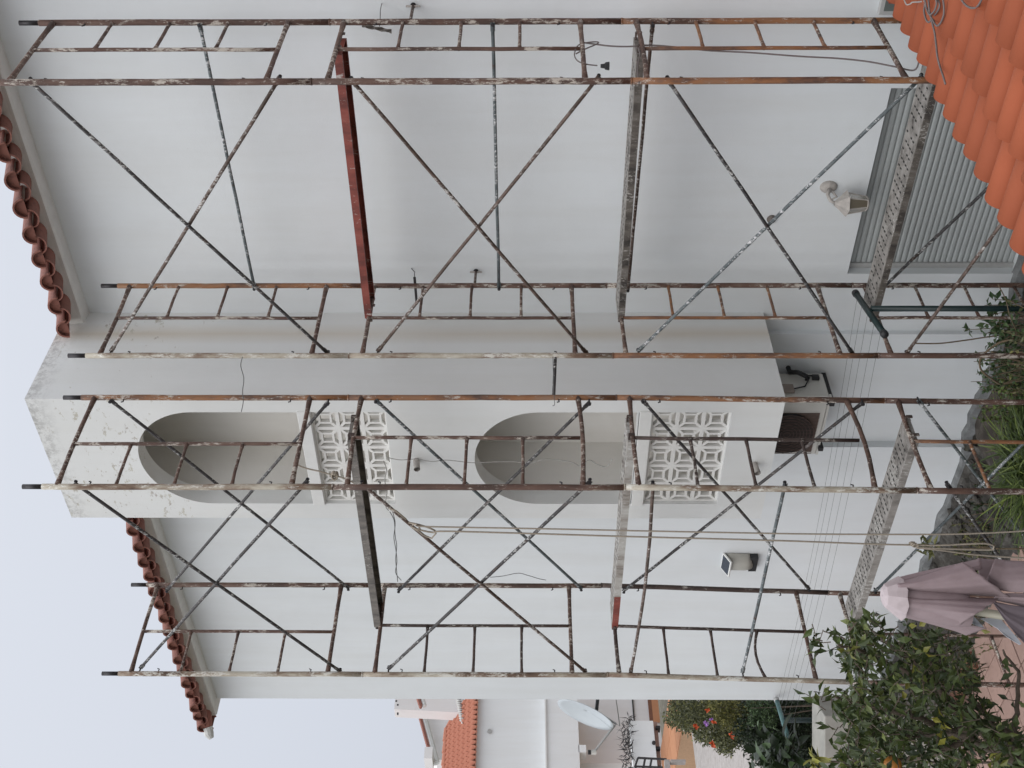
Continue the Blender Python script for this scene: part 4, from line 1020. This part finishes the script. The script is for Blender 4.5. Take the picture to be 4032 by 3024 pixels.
PL = [(3330,2480),(3390,2432),(3460,2440),(3530,2490),(3640,2470),(3760,2520),(3850,2570),(3870,2640),(3840,2740),(3900,2760),(3900,2850),(4000,2880),(4080,2900),(4080,3090),(3255,3090),(3320,2960),(3345,2840),(3330,2760),(3390,2700),(3340,2640),(3300,2560)]
lv = MB(); nleaf = 0; singles = []
def cluster(c, nl, size, spread, matlist=None):
    global nleaf
    ax = rdir(.3); tip = c+ax*spread
    stem.tube([c-ax*spread*.6, c, tip], [.003,.0025,.0012], 4)
    for k in range(nl):
        t_ = (k+.5)/nl; p = (c-ax*spread*.5).lerp(tip, t_)
        d = (rdir(.1)+ax*.6).normalized(); L = size*random.uniform(.7,1.2)
        singles.append((p, d, rdir(.9), L))
stem = MB()
for k in range(600):
    X, Y = samp(PL); dd_ = D0+random.uniform(-.55,.6); c = dp(dd_, X, Y)
    cluster(c, random.randint(4,7), .066, .06)
for (X, Y, sp) in ((3205,2480,.05),(3235,2500,.05),(3215,2520,.05),(3250,2530,.05),(3270,2495,.06),(3225,2560,.05),(3290,2550,.06),(3300,2500,.06),(3195,2745,.04),(3215,2725,.05),(3240,2735,.05),(3255,2760,.05),(3275,2770,.05),(3235,2785,.04),(3290,2740,.05),(3320,2720,.05),
                   (3400,2440,.05),(3370,2460,.05),(3440,2425,.05),(3395,2480,.05),(3260,2860,.05),(3290,2880,.05),(3320,2850,.05),(3600,2500,.05),(3700,2510,.05),(3950,2700,.05),(4000,2760,.05),(3980,2830,.05),(3960,2620,.05)):
    cluster(dp(D0-.1, X, Y), 3, .07, sp)
stem.build('twigs', M['bark'], lt, kind='stuff')
# the nearest, largest leaves are pieces of their own
def nearkey(s): return -(s[3]/s[0].dot(fwd))
singles.sort(key=nearkey)
lm = MB().leaf((0,0,0), (0,1,0), (0,0,1), 1, .46, .16, .14).mesh('leaf', M['lemon_leaf'])
for p, d, nn_, L in singles[:260]:
    sd_ = d.cross(nn_).normalized(); u_ = sd_.cross(d)
    o = inst('leaf', lm, lt, frame_m(p-WL[lt.name], sd_*L, d*L, u_*L))
for p, d, nn_, L in singles[260:]: lv.leaf(p, d, nn_, L, L*.46, .16, .14)
lv.build('foliage', M['lemon_leaf'], lt, kind='stuff')
yl = MB()
for X, Y in ((3632,2546),(3640,2562),(3560,2720),(3715,2850),(3700,2900),(3725,2905),(3710,2835),(3900,3000),(3910,2985),(3925,3010),(3330,2555),(3340,2570),(3600,2620),(3620,2460),(3900,2480),(3465,3010)):
    for _ in range(2): yl.leaf(dp(D0-.55, X+random.uniform(-10,10), Y+random.uniform(-10,10)), rdir(), rdir(.5), .055, .028)
yl.build('yellow_leaves', M['yellow_leaf'], lt, kind='stuff')
fc = dp(5.3, 3515, 3010)
o = MB().grid([[fc+Vector((.04*math.cos(2*math.pi*j/12)*math.cos(w_), .04*math.sin(2*math.pi*j/12)*math.cos(w_), .042*math.sin(w_))) for j in range(13)] for w_ in [-math.pi/2+math.pi*k/8 for k in range(9)]]).build('fruit', M['lemon'], lt, True)

def bush(name, label, polyg, d0, d1, nl, size, mat, wratio=.45, upb=.2, ground=True, cat='shrub', stems=12):
    cX = sum(p[0] for p in polyg)/len(polyg); cY = sum(p[1] for p in polyg)/len(polyg)
    c = dp((d0+d1)/2, cX, cY); base = Vector((c.x, c.y, GZ))
    t = thing(name, label, cat, base)
    st = MB(); 
    for k in range(stems):
        X, Y = samp(polyg); p = dp(random.uniform(d0,d1), X, Y); q_ = base+Vector((random.uniform(-.3,.3),random.uniform(-.3,.3),0))
        st.tube([q_, q_.lerp(p,.5)+rdir()*.06, p], [.018,.012,.004], 5)
    st.build('stems', M['bark'], t, kind='stuff')
    mb = MB(); k = 0
    while k < nl:
        X, Y = samp(polyg); c = dp(random.uniform(d0,d1), X, Y)
        for _ in range(6):
            mb.leaf(c+rdir()*size*random.uniform(.2,1.4), rdir(upb), rdir(.6), size*random.uniform(.7,1.3), size*wratio); k += 1
    mb.build('foliage', M[mat], t, kind='stuff')
    return t
hb = bush('flowering_shrub', 'green shrub with orange and lilac flowers at the left corner of the house',
     [(2650,2755),(2632,2800),(2618,2835),(2650,2858),(2690,2862),(2700,2880),(2725,2880),(2750,2915),(2800,2925),(2830,2950),(2868,2970),(2900,2940),(2950,2900),(2960,2750)], 14.6, 16.6, 9000, .055, 'shrub_leaf')
for X, Y, mt in ((2738,2850,'petal_o'),(2740,2862,'petal_o'),(2805,2925,'petal_o'),(2808,2938,'petal_o'),(2880,2900,'petal_o'),(2812,2840,'petal_o'),(2782,2842,'petal_p'),(2802,2828,'petal_p'),(2778,2852,'petal_p'),(2880,2893,'petal_o'),(2786,2795,'petal_o')):
    fb = MB(); c = dp(14.3, X, Y)
    for k in range(7): fb.leaf(c, rdir(.1)-fwd*.4, -fwd, .045, .034)
    fb.build('flower', M[mt], hb)
bush('yellow_green_shrub', 'yellowish green shrub behind the clothes post at the house corner', [(2780,2755),(2790,2800),(2850,2860),(2920,2860),(2990,2800),(3000,2755)], 14.2, 15.4, 4200, .05, 'yshrub_leaf')
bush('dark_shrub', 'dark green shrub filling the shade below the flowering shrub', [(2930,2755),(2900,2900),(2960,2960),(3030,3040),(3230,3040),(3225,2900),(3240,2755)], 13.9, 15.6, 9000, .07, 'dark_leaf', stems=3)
bush('leafy_hedge_plant', 'bright green fine leaved plant behind the left clothes post', [(2950,2760),(2950,2850),(3050,2870),(3060,2765)], 13.7, 14.0, 900, .045, 'weed', stems=3)
# big strap-leaved plant
ag = thing('strap_leaved_plant', 'plant with long broad glossy leaves at the left edge of the garden', 'plant', dp(12.2, 3300, 2980))
def strap(p, d, L, w, droop, mat, par, name='leaf', seg=5, mb=None):
    d = Vector(d).normalized(); sd_ = d.cross(Vector((0,0,1)))
    if sd_.length < .01: sd_ = Vector((1,0,0))
    sd_.normalize(); rows = []; p = Vector(p)
    for k in range(seg+1):
        t_ = k/seg; c = p+d*L*t_+Vector((0,0,-droop*L*t_*t_)); ww = w*math.sin(math.pi*min(1,.12+t_*.88))**.7*.5
        rows.append([c-sd_*ww, c+Vector((0,0,-ww*.35)), c+sd_*ww])
    if mb is not None: mb.grid(rows); return
    MB().grid(rows).build(name, M[mat], par, True)
for k in range(30):
    X, Y = random.uniform(2960,3120), random.uniform(2900,3030)
    strap(dp(12.2+random.uniform(-.3,.3), X, Y), Vector((random.uniform(-1,1), random.uniform(-1,.4), random.uniform(.1,1.1))), random.uniform(.25,.42), .09, .45, 'dark_leaf' if k % 3 else 'weed', ag)
for k in range(26):
    strap(dp(12.3, 3090+random.uniform(-40,60), 2960+random.uniform(-60,60)), Vector((random.uniform(-1,1), random.uniform(-1,1), random.uniform(.2,1))), .4, .10, .5, 'dark_leaf', ag)
yb_ = thing('yellow_leaved_plant', 'small plant with bright yellow leaves at the left edge above the citrus tree', 'plant', dp(8.5, 3400, 3000))
for k in range(22): strap(dp(8.5, 3215+random.uniform(-25,25), 3000+random.uniform(-25,25)), rdir(.2), .10, .035, .3, 'yellow_leaf', yb_, seg=3)
bs = dp(8.5, 3215, 3000); MB().tube([Vector((bs.x,bs.y,GZ)), bs], .01, 6).build('stem', M['bark'], yb_)
# dry hedge branch on the bench wall
dh = thing('dry_creeper', 'dark dry creeper lying on top of the white bench wall', 'plant', on(0,-24.2,2490,2900)); mb = MB()
for k in range(260):
    Y = random.uniform(2822,3040); X = 2484-random.random()**1.5*30; p = on(0,-24.2+random.uniform(-.3,.2), X, Y); mb.leaf(p, rdir(.1), rdir(), random.uniform(.1,.28), .025)
mb.build('branches', M['iron'], dh, kind='stuff')
# pale planter block in front of the house corner
pl_ = thing('white_planter', 'pale rendered planter block below the left clothes post', 'planter', on(2, GZ, 3500, 2900))
a = dp(11.3, 3232, 2790); b = dp(11.3, 3232, 2995)
bevel(MB().obox(((a+b)/2)+Vector((-.1,.1,-.7)), (b-a)*.5, Vector((-.3,.45,0)).normalized()*.25, (0,0,.69)).build('block', M['plant_block'], pl_), .01)

# ---- garden bed under the scaffold
st_mesh = [rock(MB(), (0,0,0), (1,1,.75)).mesh('stone', M['rock'], smooth=False) for _ in range(5)]
sw = thing('stone_edging', 'dark rough stones heaped along the foot of the left part of the wall', 'stones', (-9, 7.2, GZ))
for k in range(280):
    x = random.uniform(-11.5, -7.45); y = 7.46-abs(random.gauss(0, .28)); s_ = random.uniform(.025,.075)
    z = GZ+max(-.02, .42*(1-min(1,(7.49-y)/.95))**1.3-.02)-.01
    inst('stone', random.choice(st_mesh), sw, Matrix.Translation(Vector((x,y,z+.02))-WL[sw.name]) @ Matrix.Rotation(random.uniform(0,6),4,'Z') @ Matrix.Rotation(random.uniform(-.5,.5),4,'X') @ Matrix.Diagonal((s_*random.uniform(1,1.8), s_, s_, 1)))
from mathutils import noise as mn_
sb = MB(); rows = []
for i in range(150):
    x = -11.6+4.25*i/149; row = []
    for j in range(26):
        t_ = j/25; y = 7.49-.95*t_; z = GZ+.44*(1-t_)**1.3-.02
        nz = mn_.fractal(Vector((x*4, y*4, 0)), 1, 2, 5)
        row.append((x, y+nz*.03, z+nz*.07*min(1, .25+t_*3)))
    rows.append(row)
sb.grid(rows).build('earth_bank', M['bank'], kind='structure')
# paving and brick edging
tf = MB().box((-11.6,2.0,GZ-.03),(-7.6,6.55,GZ+.03)).build('garden_terrace', M['plinth'], kind='structure')
yy = 3.2
while yy < 6.5:
    xx = -11.5
    while xx < -7.9:
        bevel(MB().box((xx, yy, GZ+.031), (xx+.385, yy+.385, GZ+.05+random.uniform(0,.006))).build('paver', M['paver'], tf), .004, 1); xx += .4
    yy += .4
for k in range(18): 
    xx = -11.5+k*.11; MB().obox((xx+.05, 6.62, GZ+.05), (.045,0,0), (0,.10,0), (0,0,.045)).build('brick', M['brick'], tf)
# weeds and grass
def grass(label, c, n_, L, w, mat, name='grass_tuft', spread=.12, up=.6):
    t = thing(name, label, 'grass', c); mb = MB()
    for k in range(n_):
        w_ = random.uniform(0, 6.283); d = Vector((math.cos(w_), math.sin(w_), random.uniform(up*.4, up*2.2)))
        strap(Vector(c)+Vector((random.uniform(-spread,spread), random.uniform(-spread,spread), 0)), d, L*random.uniform(.6,1.15), w, random.uniform(.25,.8), mat, None, mb=mb, seg=6)
    mb.build('blades', M[mat], t, kind='stuff'); return t
def gp(X, Y, z=GZ+.05):
    r = ray(X, Y); return r*(z/r.z)
c = dp(8.7, 4075, 1850); grass('big tuft of long arching green grass under the left scaffold bay', c, 950, .68, .015, 'grass', spread=.22, up=.45)
c2_ = dp(8.9, 4100, 1640); grass('smaller arching grass tuft between the two scaffold bays', c2_, 380, .55, .012, 'grass', spread=.2, up=.7)
c3_ = dp(8.7, 4120, 2040); grass('thin drooping grass left of the big tuft', c3_, 200, .5, .011, 'grass', spread=.2, up=.4)
def weed(label, c, n_, h, size, mat='weed', spread=.25):
    t = thing('weed', label, 'weed', c); st = MB(); mb = MB()
    for k in range(n_):
        b = Vector(c)+Vector((random.uniform(-spread,spread), random.uniform(-spread*.6,spread*.6), 0)); tp_ = b+Vector((random.uniform(-.12,.12), random.uniform(-.12,.12), h*random.uniform(.5,1.1)))
        st.tube([b, b.lerp(tp_,.5)+rdir()*.02, tp_], [.005,.004,.002], 5)
        for j in range(9):
            p = b.lerp(tp_, random.uniform(.2,1)); mb.leaf(p, rdir(.2), rdir(.8), size*random.uniform(.6,1.3), size*.55)
    st.build('stems', M['dry'], t, kind='stuff'); mb.build('foliage', M[mat], t, kind='stuff'); return t
def wp2(X, Y, D): return dp(D, X, Y)
weed('broad leaved green weed at the foot of the dark green clothes post', dp(8.9, 4010, 1245), 14, .34, .075, spread=.13)
weed('tangle of green weeds under the inner corner of the scaffold', dp(8.8, 4060, 1350), 26, .36, .055, spread=.25)
weed('low green weeds before the footing below the air conditioner', dp(8.9, 4050, 1470), 26, .34, .05, spread=.25)
weed('sparse weeds right of the big grass tuft', dp(9.0, 4040, 1590), 22, .34, .045, 'grass', .25)
weed('dry looking weeds at the lower edge of the bed', dp(8.3, 4120, 1420), 22, .30, .045, 'shrub_leaf', .3)
weed('low weeds among the stones at the left', Vector((-9.3,6.7,GZ+.05)), 18, .3, .045, 'shrub_leaf', .6)
weed('weeds along the paving at the far left', Vector((-10.6,6.8,GZ+.05)), 18, .3, .045, 'shrub_leaf', .6)
for k_, (x_, y_, lb_2) in enumerate(((-7.7,7.1,'bushy dark weeds right of the stones under the left scaffold bay'), (-8.3,7.05,'leafy weeds over the stones behind the hanging rope'), (-8.9,7.1,'weeds growing over the stones behind the parasol top'))):
    weed(lb_2, Vector((x_, y_, GZ+.12)), 26, .30, .05, 'dark_leaf' if k_ != 1 else 'shrub_leaf', .32)
# twig of leaves on the rope
t = thing('leaf_sprig', 'sprig of pointed leaves caught behind the rope next to the parasol top', 'plant', dp(8.6, 3700, 2150)); mb = MB()
for k in range(26): mb.leaf(dp(8.6, 3650+random.uniform(-25,30), 2160+random.uniform(-32,30)), rdir(), rdir(), .10, .03)
mb.build('foliage', M['shrub_leaf'], t, kind='stuff'); bs = dp(8.6,3650,2160); MB().tube([Vector((bs.x,bs.y,GZ)), bs], .006, 6).build('stem', M['dry'], t)
# dry vine stems arching over the bed
def stick(pts, r, label): 
    return poly([gp_ for gp_ in pts], r, 'dry_stalk', 'dry', label, 'stalk', 'dry stalks in the bed')
stick(WLi([(3990,1335),(3935,1350),(3890,1380),(3862,1410),(3858,1440),(3870,1465),(3905,1492),(3940,1512),(3990,1503),(4040,1495)],1,6.6), .008, 'thick arching dry stem at the inner corner of the bed')
stick(WLi([(3600,1352),(3700,1352),(3800,1340),(3880,1328),(3970,1316)],1,7.45), .006, 'long pale dry stalk lying against the wall near the inner corner')
stick(WLi([(3905,1385),(3970,1410),(4020,1422)],1,6.6), .007, 'short pale twig right of the arching stem')
stick(WLi([(3930,1120),(3960,1180),(3975,1240),(4000,1300)],1,6.7), .004, 'thin dark twig beside the clothes post')
for k in range(26):
    x = random.uniform(-7.1,-5.3); y = random.uniform(5.9,7.3)
    p = Vector((x,y,gh(x,y))); q = p+Vector((random.uniform(-.3,.3), random.uniform(-.3,.3), random.uniform(.05,.35)))
    o = MB().tube([p, p.lerp(q,.5)+rdir()*.05, q], [.005,.004,.002], 5).build('dry_twig', M['dry'], loc=p)
    tag(o, 'thin dry twig sticking out of the planting bed under the scaffold', 'twig', 'dry twigs in the bed')

# ------------------------------------------------------------------ closed parasol
DU = 4.9
pc = dp(DU, 3480, 2345); pu = thing('closed_parasol', 'closed mauve garden parasol hanging in folds at the lower left', 'parasol', Vector((pc.x, pc.y, GZ)))
def upt(X, Y, off): return dp(DU, X, Y)-fwd*off
pb_ = dp(DU, 4075, 2446); pb2 = pc+(pb_-pc)*((GZ-pc.z)/(pb_.z-pc.z)); MB().tube([pc, pb2], .019, 14).build('pole', M['cream_pole'], pu, True)
def plc(P_, t):                # point along a polyline, t 0..1
    n_ = len(P_)-1; k = min(int(t*n_), n_-1); f_ = t*n_-k
    return (P_[k][0]+(P_[k+1][0]-P_[k][0])*f_, P_[k][1]+(P_[k+1][1]-P_[k][1])*f_)
def sheet(name, mat, rb, lb, d_r, d_l, bulge, nt=26, ns=18, t0=.5, wr=.004, label=None, hem=.0, par=None):
    rows = []; sd0 = random.uniform(0, 6)
    for i in range(nt+1):
        t_ = i/nt; row = []
        xr, yr = plc(rb, t_); xl, yl_ = plc(lb, t_); k_ = t0+(1-t0)*t_
        for j in range(ns+1):
            s_ = j/ns; X = xr+(xl-xr)*s_; Y = yr+(yl_-yr)*s_
            if i == nt: X += 4*math.sin(s_*23+sd0)*hem
            off = (d_r+(d_l-d_r)*s_)*k_+bulge*k_*math.sin(math.pi*s_)+wr*k_*math.sin(s_*13+sd0+2*t_)+wr*.8*t_*math.sin(s_*29+5*t_+sd0)
            row.append(dp(DU-off, X, Y))
        rows.append(row)
    o = MB().grid(rows).build(name, M[mat], par or pu, True, label=label); sm = o.modifiers.new('th','SOLIDIFY'); sm.thickness = .0025
    return o
ax0_, ax1_ = dp(DU, 3478, 2345), dp(DU, 4075, 2446)
def ring(cpt, r_, k_=1): return [cpt+(RGT*math.cos(2*math.pi*j/24)+fwd*math.sin(2*math.pi*j/24))*r_ for j in range(24)]
rows = [ring(ax0_.lerp(ax1_, t_), r_) for t_, r_ in ((.05,.05),(.12,.062),(.3,.078),(.45,.085),(.55,.075))]
MB().grid(rows, close=True).build('inner_cone', M['cloth'], pu, True)
sheet('canopy_fold', 'cloth', [(3524,2276),(3620,2252),(3740,2226),(3862,2198)], [(3528,2300),(3640,2290),(3740,2262),(3868,2240)], -.03, .03, .01, wr=.002)
sheet('canopy_fold', 'cloth', [(3532,2294),(3600,2274),(3700,2241),(3795,2212)], [(3538,2318),(3640,2334),(3740,2340),(3860,2346),(3975,2353)], .05, .045, .085, hem=1, wr=.006)
sheet('canopy_fold', 'cloth', [(3540,2330),(3640,2343),(3760,2346),(3860,2354),(3935,2357)], [(3536,2402),(3600,2416),(3700,2442),(3777,2463)], .05, .05, .085, hem=1, wr=.006)
sheet('canopy_fold', 'cloth', [(3534,2396),(3650,2425),(3770,2452),(3886,2474)], [(3530,2424),(3650,2454),(3765,2487),(3805,2503)], .03, -.03, .012, wr=.002)
sheet('lower_fold', 'cloth', [(3918,2199),(3960,2206),(4000,2208),(4090,2212)], [(3886,2286),(3930,2324),(3990,2332),(4090,2334)], .0, .045, .045, t0=.9)
sheet('lower_fold', 'cloth', [(3850,2196),(3890,2202),(3930,2204)], [(3858,2300),(3900,2310),(3940,2320)], -.16, -.14, .0, t0=1, wr=.001)
sheet('lower_fold', 'cloth', [(3935,2337),(4090,2335)], [(3905,2362),(4000,2382),(4090,2410)], .03, .02, .02, t0=.9)
sheet('lower_fold', 'cloth_dark', [(3905,2366),(3970,2380),(4090,2400)], [(3912,2372),(3955,2440),(4003,2500),(4090,2590)], .05, .04, .0, t0=1)
sheet('pale_lining', 'cloth_pale', [(3815,2408),(3873,2470)], [(3785,2440),(3873,2474)], -.0, -.02, .0, t0=1, wr=.001)
fl_ = [dp(DU-.0,3860,2436), dp(DU-.0,3936,2434), dp(DU-.04,3976,2480), dp(DU-.07,4012,2522), dp(DU-.08,4021,2537), dp(DU-.08,4014,2540), dp(DU-.06,3961,2507), dp(DU-.03,3925,2474)]
o = MB().quad(*fl_).build('flap', M['cloth_pale'], pu); sm = o.modifiers.new('th','SOLIDIFY'); sm.thickness = .003
rows = []
for t_, r_ in ((-.004,.004),(-.002,.03),(.012,.05),(.06,.072),(.105,.092),(.112,.094)):
    cpt = ax0_.lerp(ax1_, t_); row = []
    for j in range(16):
        w_ = 2*math.pi*j/16+.2; u = (j % 2)*.5; k_ = 1-.10*math.sin(math.pi*u)
        row.append(cpt+(RGT*math.cos(w_)+fwd*math.sin(w_))*r_*k_*1.0-UP*(.010*math.sin(math.pi*u)*(1 if t_ > .1 else 0)))
    rows.append(row)
o = MB().grid(rows, close=True).build('vent_cap', M['cloth_top'], pu); sm = o.modifiers.new('th','SOLIDIFY'); sm.thickness = .003
